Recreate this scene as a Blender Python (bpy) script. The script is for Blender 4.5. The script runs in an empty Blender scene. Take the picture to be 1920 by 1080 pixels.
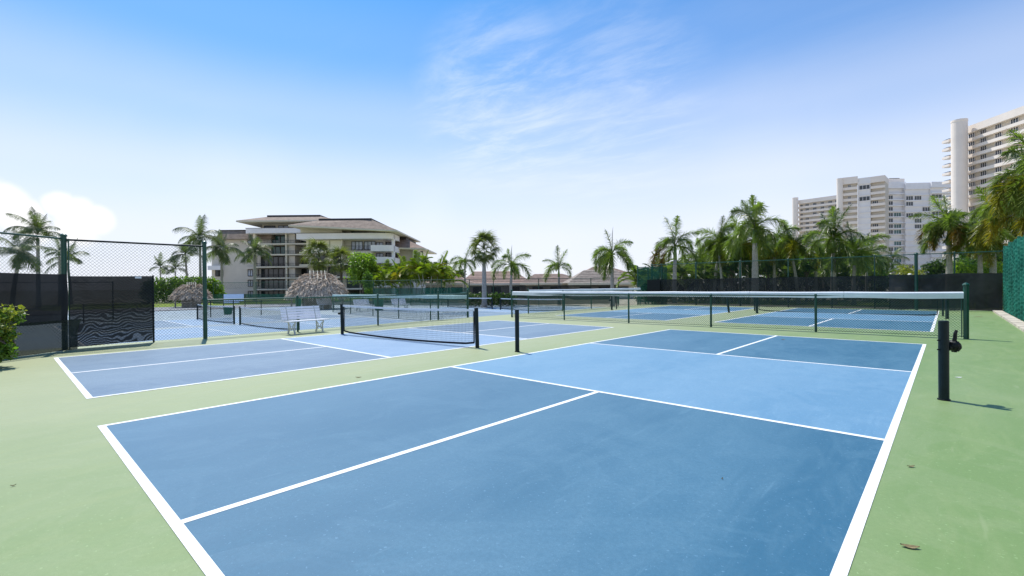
import bpy, math, random
import numpy as np
from mathutils import Matrix, Vector
random.seed(7)
rng = np.random.default_rng(7)
S = bpy.context.scene
COL = S.collection
PI = math.pi
R_ = math.radians

# ------------------------------------------------------------------ camera
FPX, CX, CY, CH, YAW, PIT, ROL = 886.58, 6.3675, -.7003, 1.3983, -.7445, .0042, -.0086
_c, _s = math.cos(YAW), math.sin(YAW)
F0 = Vector((_s, _c, 0)); R0 = Vector((_c, -_s, 0)); Z0 = Vector((0, 0, 1))
FV = F0*math.cos(PIT) - Z0*math.sin(PIT); UV = F0*math.sin(PIT) + Z0*math.cos(PIT)
RV = R0*math.cos(ROL) + UV*math.sin(ROL); UV = -R0*math.sin(ROL) + UV*math.cos(ROL)
CAM = Vector((CX, CY, CH))
cd = bpy.data.cameras.new('camera'); cam = bpy.data.objects.new('camera', cd); COL.objects.link(cam)
M = Matrix.Identity(4)
for i in range(3):
    M[i][0] = RV[i]; M[i][1] = UV[i]; M[i][2] = -FV[i]; M[i][3] = CAM[i]
cam.matrix_world = M
cd.sensor_width = 36; cd.lens = FPX*36/1920; cd.clip_start = .05; cd.clip_end = 3000
S.camera = cam

# ------------------------------------------------------------------ sky and sun
SUN_EL, SUN_AZ = 61.0, 164.0           # azimuth measured from +X towards +Y, direction TO the sun
w = bpy.data.worlds.new('World'); S.world = w; w.use_nodes = True
nt = w.node_tree; N = nt.nodes; L = nt.links; N.clear()
def nd(tree, typ, **kw):
    n = tree.nodes.new(typ)
    for k, v in kw.items(): setattr(n, k, v)
    return n
out = nd(nt, 'ShaderNodeOutputWorld'); bg = nd(nt, 'ShaderNodeBackground')
bg.inputs['Strength'].default_value = .135
sky = nd(nt, 'ShaderNodeTexSky', sky_type='NISHITA', sun_disc=False)
sky.sun_elevation = R_(SUN_EL); sky.sun_rotation = R_(90 - SUN_AZ)
sky.air_density = 1.0; sky.dust_density = .6; sky.ozone_density = 1.6
tc = nd(nt, 'ShaderNodeTexCoord')
sep = nd(nt, 'ShaderNodeSeparateXYZ'); L.new(tc.outputs['Generated'], sep.inputs[0])
def wmath(op, a, b=None, clamp=False):
    m = nd(nt, 'ShaderNodeMath', operation=op, use_clamp=clamp)
    for i, v in enumerate((a, b)):
        if v is None: continue
        if isinstance(v, (int, float)): m.inputs[i].default_value = v
        else: L.new(v, m.inputs[i])
    return m.outputs[0]
def ramp(tree, fac, stops):
    r = nd(tree, 'ShaderNodeValToRGB'); r.color_ramp.interpolation = 'EASE'
    el = r.color_ramp.elements
    while len(el) < len(stops): el.new(.5)
    for e, (p, v) in zip(el, stops):
        e.position = p; e.color = (v, v, v, 1) if isinstance(v, (int, float)) else (*v, 1)
    tree.links.new(fac, r.inputs[0]); return r.outputs[0]
hs = nd(nt, 'ShaderNodeHueSaturation'); hs.inputs['Saturation'].default_value = 1.12; hs.inputs['Value'].default_value = 1.0
L.new(sky.outputs[0], hs.inputs['Color'])
tint = nd(nt, 'ShaderNodeMix', data_type='RGBA', blend_type='MULTIPLY'); tint.inputs[0].default_value = 1
L.new(hs.outputs[0], tint.inputs[6]); tint.inputs[7].default_value = (.16, .74, 1.10, 1)
# milky air towards the horizon
hz = ramp(nt, sep.outputs[2], [(0, .97), (.09, .92), (.19, .76), (.31, .46), (.43, .18), (.60, .02)])
mixh = nd(nt, 'ShaderNodeMix', data_type='RGBA'); L.new(hz, mixh.inputs[0]); L.new(tint.outputs[2], mixh.inputs[6]); mixh.inputs[7].default_value = (6.05, 6.15, 6.75, 1)
# high thin cirrus: noise stretched on a plane far overhead
dv = nd(nt, 'ShaderNodeVectorMath', operation='DIVIDE')
zc = wmath('MAXIMUM', sep.outputs[2], .04)
cmb = nd(nt, 'ShaderNodeCombineXYZ'); [L.new(zc, cmb.inputs[i]) for i in range(3)]
L.new(tc.outputs['Generated'], dv.inputs[0]); L.new(cmb.outputs[0], dv.inputs[1])
mp = nd(nt, 'ShaderNodeMapping'); L.new(dv.outputs[0], mp.inputs[0])
mp.inputs['Rotation'].default_value = (0, 0, R_(-28)); mp.inputs['Scale'].default_value = (.7, 1.9, 0); mp.inputs['Location'].default_value = (.35, 1.1, 0)
n1 = nd(nt, 'ShaderNodeTexNoise'); n1.inputs['Scale'].default_value = 1.15; n1.inputs['Detail'].default_value = 9; n1.inputs['Roughness'].default_value = .62; n1.inputs['Distortion'].default_value = .7
L.new(mp.outputs[0], n1.inputs['Vector'])
mp2 = nd(nt, 'ShaderNodeMapping'); L.new(dv.outputs[0], mp2.inputs[0]); mp2.inputs['Location'].default_value = (.1, .75, 0)
n2 = nd(nt, 'ShaderNodeTexNoise'); n2.inputs['Scale'].default_value = .55; n2.inputs['Detail'].default_value = 3
L.new(mp2.outputs[0], n2.inputs['Vector'])
ci = wmath('MULTIPLY', ramp(nt, n1.outputs[0], [(0, 0), (.40, 0), (.85, 1)]), ramp(nt, n2.outputs[0], [(0, 0), (.42, .05), (.66, 1)]))
# the wisp patch the photograph shows, towards the middle of the view
def dirmask(px, py, r0, r1):
    d = (FV + RV*((px-960)/FPX) + UV*((540-py)/FPX)).normalized()
    nm = nd(nt, 'ShaderNodeVectorMath', operation='NORMALIZE'); L.new(tc.outputs['Generated'], nm.inputs[0])
    dt = nd(nt, 'ShaderNodeVectorMath', operation='DOT_PRODUCT'); L.new(nm.outputs[0], dt.inputs[0]); dt.inputs[1].default_value = d
    mr = nd(nt, 'ShaderNodeMapRange', interpolation_type='SMOOTHSTEP'); L.new(dt.outputs['Value'], mr.inputs[0])
    mr.inputs[1].default_value = math.cos(R_(r1)); mr.inputs[2].default_value = math.cos(R_(r0))
    return mr.outputs[0]
mp3 = nd(nt, 'ShaderNodeMapping'); L.new(dv.outputs[0], mp3.inputs[0])
mp3.inputs['Rotation'].default_value = (0, 0, R_(20)); mp3.inputs['Scale'].default_value = (1.5, 3.0, 0); mp3.inputs['Location'].default_value = (2.4, .3, 0)
n3 = nd(nt, 'ShaderNodeTexNoise'); n3.inputs['Scale'].default_value = 1.1; n3.inputs['Detail'].default_value = 10; n3.inputs['Roughness'].default_value = .66; n3.inputs['Distortion'].default_value = .35
L.new(mp3.outputs[0], n3.inputs['Vector'])
wisp = wmath('MULTIPLY', ramp(nt, n3.outputs[0], [(0, 0), (.36, .05), (.72, 1)]), wmath('MAXIMUM', dirmask(950, 195, 0, 12), wmath('MULTIPLY', dirmask(1130, 200, 0, 14), .6)))
cir = wmath('MAXIMUM', wmath('MULTIPLY', ci, .07), wmath('MULTIPLY', wisp, .48), True)
mixc = nd(nt, 'ShaderNodeMix', data_type='RGBA'); L.new(cir, mixc.inputs[0]); L.new(mixh.outputs[2], mixc.inputs[6]); mixc.inputs[7].default_value = (6.2, 6.6, 7.1, 1)
# low cumulus bank
n4 = nd(nt, 'ShaderNodeTexNoise'); n4.inputs['Scale'].default_value = 9; n4.inputs['Detail'].default_value = 8; n4.inputs['Roughness'].default_value = .5
L.new(tc.outputs['Generated'], n4.inputs['Vector'])
def blob(px, py, r, wob=.9, edge=.66):
    d = (FV + RV*((px-960)/FPX) + UV*((540-py)/FPX)).normalized()
    nm = nd(nt, 'ShaderNodeVectorMath', operation='NORMALIZE'); L.new(tc.outputs['Generated'], nm.inputs[0])
    ds = nd(nt, 'ShaderNodeVectorMath', operation='DISTANCE'); L.new(nm.outputs[0], ds.inputs[0]); ds.inputs[1].default_value = d
    v = wmath('ADD', ds.outputs['Value'], wmath('MULTIPLY', wmath('SUBTRACT', n4.outputs[0], .5), wob*r))
    mr = nd(nt, 'ShaderNodeMapRange', interpolation_type='SMOOTHSTEP'); L.new(v, mr.inputs[0])
    mr.inputs[1].default_value = r; mr.inputs[2].default_value = r*edge
    return mr.outputs[0]
cu = None
for b in [(8, 380, .034, .8, .5), (40, 405, .034, .8, .5), (112, 382, .026, .8, .5), (140, 398, .032, .8, .5), (178, 412, .028, .8, .5), (60, 430, .034, .8, .4), (140, 430, .034, .8, .4), (-50, 380, .05, .8, .5), (-120, 400, .06, .8, .5)]:
    cu = blob(*b) if cu is None else wmath('MAXIMUM', cu, blob(*b))
soft = None
for b in [(440, 360, .14, .8, 0), (800, 400, .07, .8, 0), (1010, 480, .14, .8, 0), (1420, 300, .2, .8, 0)]:
    soft = blob(*b) if soft is None else wmath('MAXIMUM', soft, blob(*b))
cuf = wmath('MAXIMUM', wmath('MULTIPLY', cu, .9), wmath('MULTIPLY', soft, .09))
mixd = nd(nt, 'ShaderNodeMix', data_type='RGBA'); L.new(cuf, mixd.inputs[0]); L.new(mixc.outputs[2], mixd.inputs[6]); mixd.inputs[7].default_value = (7.3, 7.25, 7.2, 1)
L.new(mixd.outputs[2], bg.inputs['Color']); L.new(bg.outputs[0], out.inputs[0])

sl = bpy.data.lights.new('sun', 'SUN'); sl.energy = 4.6; sl.angle = R_(.53); sl.color = (1, .965, .91)
so = bpy.data.objects.new('sun', sl); COL.objects.link(so)
sd = Vector((math.cos(R_(SUN_AZ))*math.cos(R_(SUN_EL)), math.sin(R_(SUN_AZ))*math.cos(R_(SUN_EL)), math.sin(R_(SUN_EL))))
so.rotation_euler = sd.to_track_quat('Z', 'Y').to_euler(); so.location = sd*60
S.view_settings.view_transform = 'Standard'; S.view_settings.look = 'None'; S.view_settings.gamma = 1; S.view_settings.exposure = 0.22
S.view_settings.use_curve_mapping = False
S.render.engine = 'CYCLES'
S.cycles.transparent_max_bounces = 24
S.cycles.max_bounces = 6

# ------------------------------------------------------------------ helpers
def ray(px, py): return FV + RV*((px-960)/FPX) + UV*((540-py)/FPX)
def hor(px): return 536.5 - (px-960)*.0086 + .8
def ground(px, py, z=0.):
    d = ray(px, py); t = (z-CAM.z)/d.z; return CAM + d*t
def at(px, d):                         # plan position at depth d in the direction of image column px
    p = CAM + (FV + RV*((px-960)/FPX))*d; return Vector((p.x, p.y, 0))
def zat(px, py, d): return (CAM + ray(px, py)*d).z

def thing(name, label, cat, loc=(0, 0, 0), rz=0, group=None):
    o = bpy.data.objects.new(name, None); COL.objects.link(o); o.empty_display_size = .2
    o.location = loc; o.rotation_euler = (0, 0, rz); o['label'] = label; o['category'] = cat
    if group: o['group'] = group
    return o
def tag(o, label, cat, group=None):
    o['label'] = label; o['category'] = cat
    if group: o['group'] = group
    return o
def structure(name, label=None):
    o = bpy.data.objects.new(name, None); COL.objects.link(o); o['kind'] = 'structure'
    if label: o['label'] = label
    return o

class MB:
    def __init__(s): s.v = []; s.f = []; s.m = []; s.mi = 0
    def add(s, vs, fs):
        b = len(s.v); s.v += [tuple(v) for v in vs]; s.f += [tuple(b+i for i in f) for f in fs]; s.m += [s.mi]*len(fs); return s
    def box(s, c, size, rz=0, rot=None):
        hx, hy, hz_ = size[0]/2, size[1]/2, size[2]/2
        m = rot if rot is not None else Matrix.Rotation(rz, 3, 'Z')
        c = Vector(c)
        vs = [c + m @ Vector((x*hx, y*hy, z*hz_)) for z in (-1, 1) for x, y in ((-1, -1), (1, -1), (1, 1), (-1, 1))]
        return s.add(vs, [(3, 2, 1, 0), (4, 5, 6, 7), (0, 1, 5, 4), (1, 2, 6, 5), (2, 3, 7, 6), (3, 0, 4, 7)])
    def box2(s, a, b):
        a, b = Vector(a), Vector(b); return s.box((a+b)/2, [abs(x) for x in (b-a)])
    def bar(s, a, b, r, n=8, r2=None, caps=True):
        a, b = Vector(a), Vector(b); d = (b-a)
        if d.length < 1e-6: return s
        d.normalize(); u = d.orthogonal().normalized(); w_ = d.cross(u); r2 = r if r2 is None else r2
        vs = [a + (u*math.cos(2*PI*i/n) + w_*math.sin(2*PI*i/n))*r for i in range(n)] + [b + (u*math.cos(2*PI*i/n) + w_*math.sin(2*PI*i/n))*r2 for i in range(n)]
        fs = [(i, (i+1) % n, n+(i+1) % n, n+i) for i in range(n)]
        if caps: fs += [tuple(range(n))[::-1], tuple(range(n, 2*n))]
        return s.add(vs, fs)
    def path(s, pts, rad, n=8, caps=True):
        pts = [Vector(p) for p in pts]; k = len(pts)
        rad = [rad]*k if isinstance(rad, (int, float)) else rad
        vs = []; fs = []; u = None
        for i, p in enumerate(pts):
            d = (pts[min(i+1, k-1)] - pts[max(i-1, 0)]).normalized()
            u = d.orthogonal().normalized() if u is None else (u - d*u.dot(d)).normalized()
            w_ = d.cross(u)
            vs += [p + (u*math.cos(2*PI*j/n) + w_*math.sin(2*PI*j/n))*rad[i] for j in range(n)]
        for i in range(k-1):
            for j in range(n): fs.append((i*n+j, i*n+(j+1) % n, (i+1)*n+(j+1) % n, (i+1)*n+j))
        if caps: fs += [tuple(range(n))[::-1], tuple(range((k-1)*n, k*n))]
        return s.add(vs, fs)
    def lathe(s, prof, c=(0, 0, 0), n=12):
        c = Vector(c); vs = []; k = len(prof)
        for r, z in prof: vs += [c + Vector((r*math.cos(2*PI*j/n), r*math.sin(2*PI*j/n), z)) for j in range(n)]
        fs = [(i*n+j, i*n+(j+1) % n, (i+1)*n+(j+1) % n, (i+1)*n+j) for i in range(k-1) for j in range(n)]
        fs += [tuple(range(n))[::-1], tuple(range((k-1)*n, k*n))]
        return s.add(vs, fs)
    def poly_prism(s, pts, z0, z1):
        n = len(pts); vs = [(p[0], p[1], z0) for p in pts] + [(p[0], p[1], z1) for p in pts]
        return s.add(vs, [tuple(range(n))[::-1], tuple(range(n, 2*n))] + [(i, (i+1) % n, n+(i+1) % n, n+i) for i in range(n)])
    def build(s, name, mats, parent=None, world=False, smooth=False, kind=None, root=None):
        me = bpy.data.meshes.new(name); v = s.v
        if world and parent is not None:
            r = root or parent
            mi = (Matrix.Translation(r.location) @ Matrix.Rotation(r.rotation_euler[2], 4, 'Z')).inverted()
            v = [tuple(mi @ Vector(p)) for p in v]
        me.from_pydata(v, [], s.f)
        mats = mats if isinstance(mats, (list, tuple)) else [mats]
        for m_ in mats: me.materials.append(m_)
        if len(mats) > 1: me.polygons.foreach_set('material_index', s.m)
        if smooth:
            me.polygons.foreach_set('use_smooth', [True]*len(me.polygons))
        me.update()
        o = bpy.data.objects.new(name, me); COL.objects.link(o)
        if parent is not None: o.parent = parent
        if kind: o['kind'] = kind
        return o
def inst(name, src, parent, loc=(0, 0, 0), rot=(0, 0, 0), sc=(1, 1, 1)):
    o = bpy.data.objects.new(name, src); COL.objects.link(o); o.parent = parent
    o.location = loc; o.rotation_euler = rot; o.scale = sc; return o
def copy_tree(o, parent=None):
    c = o.copy(); COL.objects.link(c); c.parent = parent
    for ch in list(o.children): copy_tree(ch, c)
    return c
def mesh_np(name, verts, quads, mat):
    me = bpy.data.meshes.new(name); nq, k = quads.shape
    me.vertices.add(len(verts)); me.vertices.foreach_set('co', verts.astype(np.float32).ravel())
    me.loops.add(nq*k); me.loops.foreach_set('vertex_index', quads.astype(np.int32).ravel())
    me.polygons.add(nq); me.polygons.foreach_set('loop_start', np.arange(0, nq*k, k, dtype=np.int32)); me.polygons.foreach_set('loop_total', np.full(nq, k, dtype=np.int32))
    me.update(calc_edges=True); me.materials.append(mat); return me

# ------------------------------------------------------------------ materials
def mat(name, col, rough=.6, spec=.3, metal=0, var=.0, vscale=3., bump=0., bscale=40., hue=None, coord='Object', randobj=0.):
    m = bpy.data.materials.new(name); m.use_nodes = True; t = m.node_tree; b = t.nodes['Principled BSDF']
    b.inputs['Base Color'].default_value = (*col, 1); b.inputs['Roughness'].default_value = rough
    b.inputs['Specular IOR Level'].default_value = spec; b.inputs['Metallic'].default_value = metal
    c = t.nodes.new('ShaderNodeTexCoord')
    if var > 0:
        n = t.nodes.new('ShaderNodeTexNoise'); n.inputs['Scale'].default_value = vscale; n.inputs['Detail'].default_value = 6; n.inputs['Roughness'].default_value = .65
        t.links.new(c.outputs[coord], n.inputs['Vector'])
        mr = t.nodes.new('ShaderNodeMapRange'); mr.inputs[1].default_value = .3; mr.inputs[2].default_value = .7; t.links.new(n.outputs[0], mr.inputs[0])
        mx = t.nodes.new('ShaderNodeMix'); mx.data_type = 'RGBA'; t.links.new(mr.outputs[0], mx.inputs[0])
        h = hue or tuple(x*(1+var) for x in col)
        mx.inputs[6].default_value = (*[x*(1-var) for x in col], 1); mx.inputs[7].default_value = (*h, 1)
        t.links.new(mx.outputs[2], b.inputs['Base Color'])
    if bump > 0:
        n = t.nodes.new('ShaderNodeTexNoise'); n.inputs['Scale'].default_value = bscale; n.inputs['Detail'].default_value = 4
        t.links.new(c.outputs[coord], n.inputs['Vector'])
        bp = t.nodes.new('ShaderNodeBump'); bp.inputs['Strength'].default_value = bump; bp.inputs['Distance'].default_value = .02
        t.links.new(n.outputs[0], bp.inputs['Height']); t.links.new(bp.outputs[0], b.inputs['Normal'])
    return m
def court_mat(name, col, worn, amount=.5, seed=0, glare=None):
    m = bpy.data.materials.new(name); m.use_nodes = True; t = m.node_tree; b = t.nodes['Principled BSDF']; lk = t.links
    b.inputs['Specular IOR Level'].default_value = .35
    c = t.nodes.new('ShaderNodeTexCoord')
    def noise(scale, detail, rough=.6, vec=None, dist=0):
        n = t.nodes.new('ShaderNodeTexNoise'); n.inputs['Scale'].default_value = scale; n.inputs['Detail'].default_value = detail; n.inputs['Roughness'].default_value = rough; n.inputs['Distortion'].default_value = dist
        lk.new(vec or c.outputs['Object'], n.inputs['Vector']); return n.outputs[0]
    mpn = t.nodes.new('ShaderNodeMapping'); lk.new(c.outputs['Object'], mpn.inputs[0]); mpn.inputs['Scale'].default_value = (1.6, .45, 1); mpn.inputs['Rotation'].default_value = (0, 0, R_(55)); mpn.inputs['Location'].default_value = (seed, seed*.7, 0)
    big = ramp(t, noise(.35, 5, .55, mpn.outputs[0], .6), [(0, 0), (.38, 0), (.64, 1)])
    mid = ramp(t, noise(1.6, 9, .72, mpn.outputs[0], 1.6), [(0, 0), (.44, 0), (.68, 1)])
    speck = ramp(t, noise(38, 2, .5), [(0, 0), (.67, 0), (.70, 1)])
    def mix(f, a, bcol, k):
        mm = t.nodes.new('ShaderNodeMath'); mm.operation = 'MULTIPLY'; lk.new(f, mm.inputs[0]); mm.inputs[1].default_value = k
        x = t.nodes.new('ShaderNodeMix'); x.data_type = 'RGBA'; lk.new(mm.outputs[0], x.inputs[0])
        if isinstance(a, tuple): x.inputs[6].default_value = (*a, 1)
        else: lk.new(a, x.inputs[6])
        x.inputs[7].default_value = (*bcol, 1); return x.outputs[2]
    o = mix(big, col, worn, amount); o = mix(mid, o, worn, amount*.75)
    o = mix(speck, o, tuple(min(1, x*1.5+.10) for x in col), .65)
    st_ = ramp(t, noise(.75, 7, .6, None, 1.8), [(0, 0), (.50, 0), (.57, .8), (.66, .35), (.8, 1)]); o = mix(st_, o, worn, .38)
    mot = ramp(t, noise(34, 5, .75), [(.38, 0), (.62, 1)]); o = mix(mot, o, tuple(x*.80 for x in col), .28)
    for ang_, off_ in ((20, 3.1), (-38, 7.7)):        # ball and shoe scuffs: thin broken streaks
        m2 = t.nodes.new('ShaderNodeMapping'); lk.new(c.outputs['Object'], m2.inputs[0]); m2.inputs['Scale'].default_value = (7.5, .9, 1); m2.inputs['Rotation'].default_value = (0, 0, R_(ang_)); m2.inputs['Location'].default_value = (off_+seed, off_, 0)
        sc_ = ramp(t, noise(1.5, 4, .5, m2.outputs[0], .3), [(0, 0), (.66, 0), (.76, 1)]); o = mix(sc_, o, worn, .55)
    dk = ramp(t, noise(.9, 6, .6, mpn.outputs[0], .4), [(0, 1), (.36, 0)]); o = mix(dk, o, tuple(x*.78 for x in col), .5)
    gr = ramp(t, noise(190, 2, .6), [(.3, 0), (.7, 1)]); o = mix(gr, o, tuple(x*.72 for x in col), .30)
    if glare:      # lens glare painted into the base colour, paler towards the left
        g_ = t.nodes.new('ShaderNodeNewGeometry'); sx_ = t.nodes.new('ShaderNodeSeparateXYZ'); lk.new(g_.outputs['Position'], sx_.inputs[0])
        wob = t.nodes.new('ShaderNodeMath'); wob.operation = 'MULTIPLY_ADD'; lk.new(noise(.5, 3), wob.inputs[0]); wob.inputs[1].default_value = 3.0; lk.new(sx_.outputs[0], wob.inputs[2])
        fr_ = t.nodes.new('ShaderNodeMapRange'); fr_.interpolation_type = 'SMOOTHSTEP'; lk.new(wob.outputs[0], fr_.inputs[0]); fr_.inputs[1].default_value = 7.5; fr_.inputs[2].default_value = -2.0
        o = mix(fr_.outputs[0], o, glare, .72)
    lk.new(o, b.inputs['Base Color'])
    rr = t.nodes.new('ShaderNodeMapRange'); lk.new(mid, rr.inputs[0]); rr.inputs[3].default_value = .52; rr.inputs[4].default_value = .66; lk.new(rr.outputs[0], b.inputs['Roughness'])
    bp = t.nodes.new('ShaderNodeBump'); bp.inputs['Strength'].default_value = .22; bp.inputs['Distance'].default_value = .004
    lk.new(noise(260, 3, .6), bp.inputs['Height']); lk.new(bp.outputs[0], b.inputs['Normal'])
    return m
def leaf_mat(name, col, trans, var=.35, rough=.45, yellow=None, spec=.4):
    m = bpy.data.materials.new(name); m.use_nodes = True; t = m.node_tree; b = t.nodes['Principled BSDF']; lk = t.links
    b.inputs['Roughness'].default_value = rough; b.inputs['Specular IOR Level'].default_value = spec
    g = t.nodes.new('ShaderNodeNewGeometry'); c = t.nodes.new('ShaderNodeTexCoord'); oi = t.nodes.new('ShaderNodeObjectInfo')
    a = t.nodes.new('ShaderNodeMix'); a.data_type = 'RGBA'
    ad = t.nodes.new('ShaderNodeMath'); ad.operation = 'ADD'; lk.new(g.outputs['Random Per Island'], ad.inputs[0]); lk.new(oi.outputs['Random'], ad.inputs[1])
    hf = t.nodes.new('ShaderNodeMath'); hf.operation = 'MULTIPLY'; lk.new(ad.outputs[0], hf.inputs[0]); hf.inputs[1].default_value = .5
    lk.new(hf.outputs[0], a.inputs[0])
    a.inputs[6].default_value = (*[x*(1-var) for x in col], 1); a.inputs[7].default_value = (*(yellow or [x*(1+var) for x in col]), 1)
    lk.new(a.outputs[2], b.inputs['Base Color'])
    tr = t.nodes.new('ShaderNodeBsdfTranslucent'); mt = t.nodes.new('ShaderNodeMix'); mt.data_type = 'RGBA'; mt.blend_type = 'MULTIPLY'; mt.inputs[0].default_value = 1
    lk.new(a.outputs[2], mt.inputs[6]); mt.inputs[7].default_value = (*trans, 1); lk.new(mt.outputs[2], tr.inputs[0])
    ms = t.nodes.new('ShaderNodeMixShader'); ms.inputs[0].default_value = .42
    lk.new(b.outputs[0], ms.inputs[1]); lk.new(tr.outputs[0], ms.inputs[2]); lk.new(ms.outputs[0], t.nodes['Material Output'].inputs[0])
    return m
def screen_mat(name, col, see, moire=0):
    m = bpy.data.materials.new(name); m.use_nodes = True; t = m.node_tree; b = t.nodes['Principled BSDF']; lk = t.links
    b.inputs['Roughness'].default_value = .75; b.inputs['Specular IOR Level'].default_value = .25
    c = t.nodes.new('ShaderNodeTexCoord')
    n = t.nodes.new('ShaderNodeTexNoise'); n.inputs['Scale'].default_value = 1.3; n.inputs['Detail'].default_value = 6; n.inputs['Distortion'].default_value = .8; lk.new(c.outputs['Object'], n.inputs['Vector'])
    x = t.nodes.new('ShaderNodeMix'); x.data_type = 'RGBA'; lk.new(ramp(t, n.outputs[0], [(.3, 0), (.7, 1)]), x.inputs[0])
    x.inputs[6].default_value = (*[k*.75 for k in col], 1); x.inputs[7].default_value = (*[k*1.4+.004 for k in col], 1); lk.new(x.outputs[2], b.inputs['Base Color'])
    tp = t.nodes.new('ShaderNodeBsdfTransparent'); ms = t.nodes.new('ShaderNodeMixShader')
    ms.inputs[0].default_value = see
    if moire:
        wv = t.nodes.new('ShaderNodeTexWave'); wv.wave_type = 'BANDS'; wv.bands_direction = 'Z'; wv.inputs['Scale'].default_value = 4.2; wv.inputs['Distortion'].default_value = 38; wv.inputs['Detail'].default_value = 2.0; wv.inputs['Detail Scale'].default_value = .35
        lk.new(c.outputs['Object'], wv.inputs['Vector'])
        n2_ = t.nodes.new('ShaderNodeTexNoise'); n2_.inputs['Scale'].default_value = .9; lk.new(c.outputs['Object'], n2_.inputs['Vector'])
        sp = t.nodes.new('ShaderNodeSeparateXYZ'); lk.new(c.outputs['Object'], sp.inputs[0])
        lowm = ramp(t, sp.outputs[2], [(0, 1), (.8, 1), (1.0, .0)])
        lw = t.nodes.new('ShaderNodeMapRange'); lk.new(sp.outputs[2], lw.inputs[0]); lw.inputs[1].default_value = 1.2; lw.inputs[2].default_value = .35; lw.inputs[3].default_value = .08; lw.inputs[4].default_value = 1
        f = t.nodes.new('ShaderNodeMath'); f.operation = 'MULTIPLY'; lk.new(ramp(t, wv.outputs['Fac'], [(.45, 0), (.8, 1)]), f.inputs[0]); lk.new(lw.outputs[0], f.inputs[1])
        g2 = t.nodes.new('ShaderNodeMath'); g2.operation = 'MULTIPLY_ADD'; lk.new(f.outputs[0], g2.inputs[0]); g2.inputs[1].default_value = moire; g2.inputs[2].default_value = see
        lk.new(g2.outputs[0], ms.inputs[0])
    lk.new(b.outputs[0], ms.inputs[1]); lk.new(tp.outputs[0], ms.inputs[2]); lk.new(ms.outputs[0], t.nodes['Material Output'].inputs[0])
    return m
def glass_mat(name, col, rough=.08):
    m = mat(name, col, rough, .6, var=.45, vscale=.35, coord='Object'); return m

m_green = court_mat('green_acrylic', (.170, .262, .086), (.26, .325, .155), .5, 1, glare=(.365, .375, .22))
m_blue = court_mat('dark_blue_acrylic', (.030, .125, .205), (.095, .215, .30), .55, 2, glare=(.105, .205, .30))
m_kit = court_mat('light_blue_acrylic', (.115, .255, .385), (.19, .33, .45), .5, 3, glare=(.17, .31, .43))
m_blue2 = court_mat('paler_blue_acrylic', (.125, .195, .275), (.21, .29, .36), .6, 4)  # paler blues: some real fading, some lens glare put into the colour
m_kit2 = court_mat('paler_light_blue_acrylic', (.20, .305, .435), (.28, .385, .50), .5, 5)
m_pale = court_mat('pale_blue_green_acrylic', (.25, .32, .37), (.34, .39, .37), .6, 6)
m_line = mat('white_line_paint', (.78, .78, .76), .6, .3, var=.13, vscale=14, bump=.2, bscale=120)
m_sand = mat('dry_ground', (.36, .33, .25), .9, .1, var=.3, vscale=.6)
m_grass = mat('lawn', (.13, .20, .03), .9, .1, var=.35, vscale=1.2, hue=(.27, .33, .05))
m_asph = mat('grey_asphalt', (.26, .26, .27), .85, .2, var=.18, vscale=.8)
m_conc = mat('pale_concrete', (.50, .44, .36), .85, .2, var=.3, vscale=2.5, bump=.3)
m_postg = mat('green_vinyl_post', (.006, .065, .040), .38, .5, var=.25, vscale=4)
m_wire = mat('green_vinyl_wire', (.014, .075, .050), .5, .4)
m_wireb = mat('dark_vinyl_wire', (.012, .032, .026), .5, .4)
m_black = mat('black_powder_coat', (.005, .008, .009), .5, .25, var=.3, vscale=8)
m_netpost = mat('net_post_paint', (.004, .014, .016), .45, .25, var=.3, vscale=10)
m_nettape = mat('white_net_tape', (.78, .78, .80), .6, .3, var=.06)
m_netcord = mat('black_net_cord', (.012, .014, .018), .7, .2)
m_topper = mat('white_foam_topper', (.80, .82, .84), .5, .4, var=.10, vscale=1.5)
m_scr = screen_mat('black_windscreen', (.016, .017, .018), .02)
m_scrt = screen_mat('thin_black_windscreen', (.018, .019, .018), .14)
m_scrm = screen_mat('black_open_windscreen', (.014, .015, .016), .02, .12)
m_scrb = screen_mat('brown_black_windscreen', (.040, .036, .033), .03)
m_scrg = screen_mat('green_windscreen', (.010, .080, .050), .22)
m_scrgs = screen_mat('solid_green_windscreen', (.006, .115, .075), .08)
m_bench = mat('white_bench_plastic', (.88, .86, .88), .45, .4, var=.06, vscale=8)
m_cast = mat('weathered_white_casting', (.55, .56, .53), .6, .3, var=.3, vscale=20)
m_cream = mat('cream_stucco', (.70, .65, .53), .85, .15, var=.08, vscale=.5)
m_beige = mat('beige_stucco', (.62, .57, .49), .85, .15, var=.08, vscale=.3)
m_white = mat('white_stucco', (.84, .82, .82), .8, .2, var=.06, vscale=.4)
m_lav = mat('pale_shutter', (.80, .765, .735), .55, .3, var=.05, vscale=.2)
m_shut = mat('cream_shutter', (.74, .70, .54), .6, .3, var=.05, vscale=.6)
m_tower = mat('warm_white_stucco', (.83, .745, .66), .8, .2, var=.07, vscale=.12)
m_towerw = mat('tan_wall', (.62, .56, .47), .8, .2, var=.08, vscale=.1)
m_roof = mat('brown_roof_tile', (.27, .21, .165), .85, .2, var=.3, vscale=1.5, bump=.5, bscale=6)
m_roofp = mat('pink_brown_roof_tile', (.30, .22, .18), .85, .2, var=.3, vscale=1.5, bump=.5, bscale=6)
m_trim = mat('dark_trim', (.05, .048, .045), .6, .3)
m_glass = glass_mat('dark_window_glass', (.030, .036, .040))
m_glasst = glass_mat('teal_window_glass', (.03, .11, .10))
m_glassb = glass_mat('bright_window_glass', (.32, .36, .42))
m_thatch = mat('dry_palm_thatch', (.33, .24, .17), .95, .05, var=.5, vscale=6, hue=(.52, .42, .35))
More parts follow.
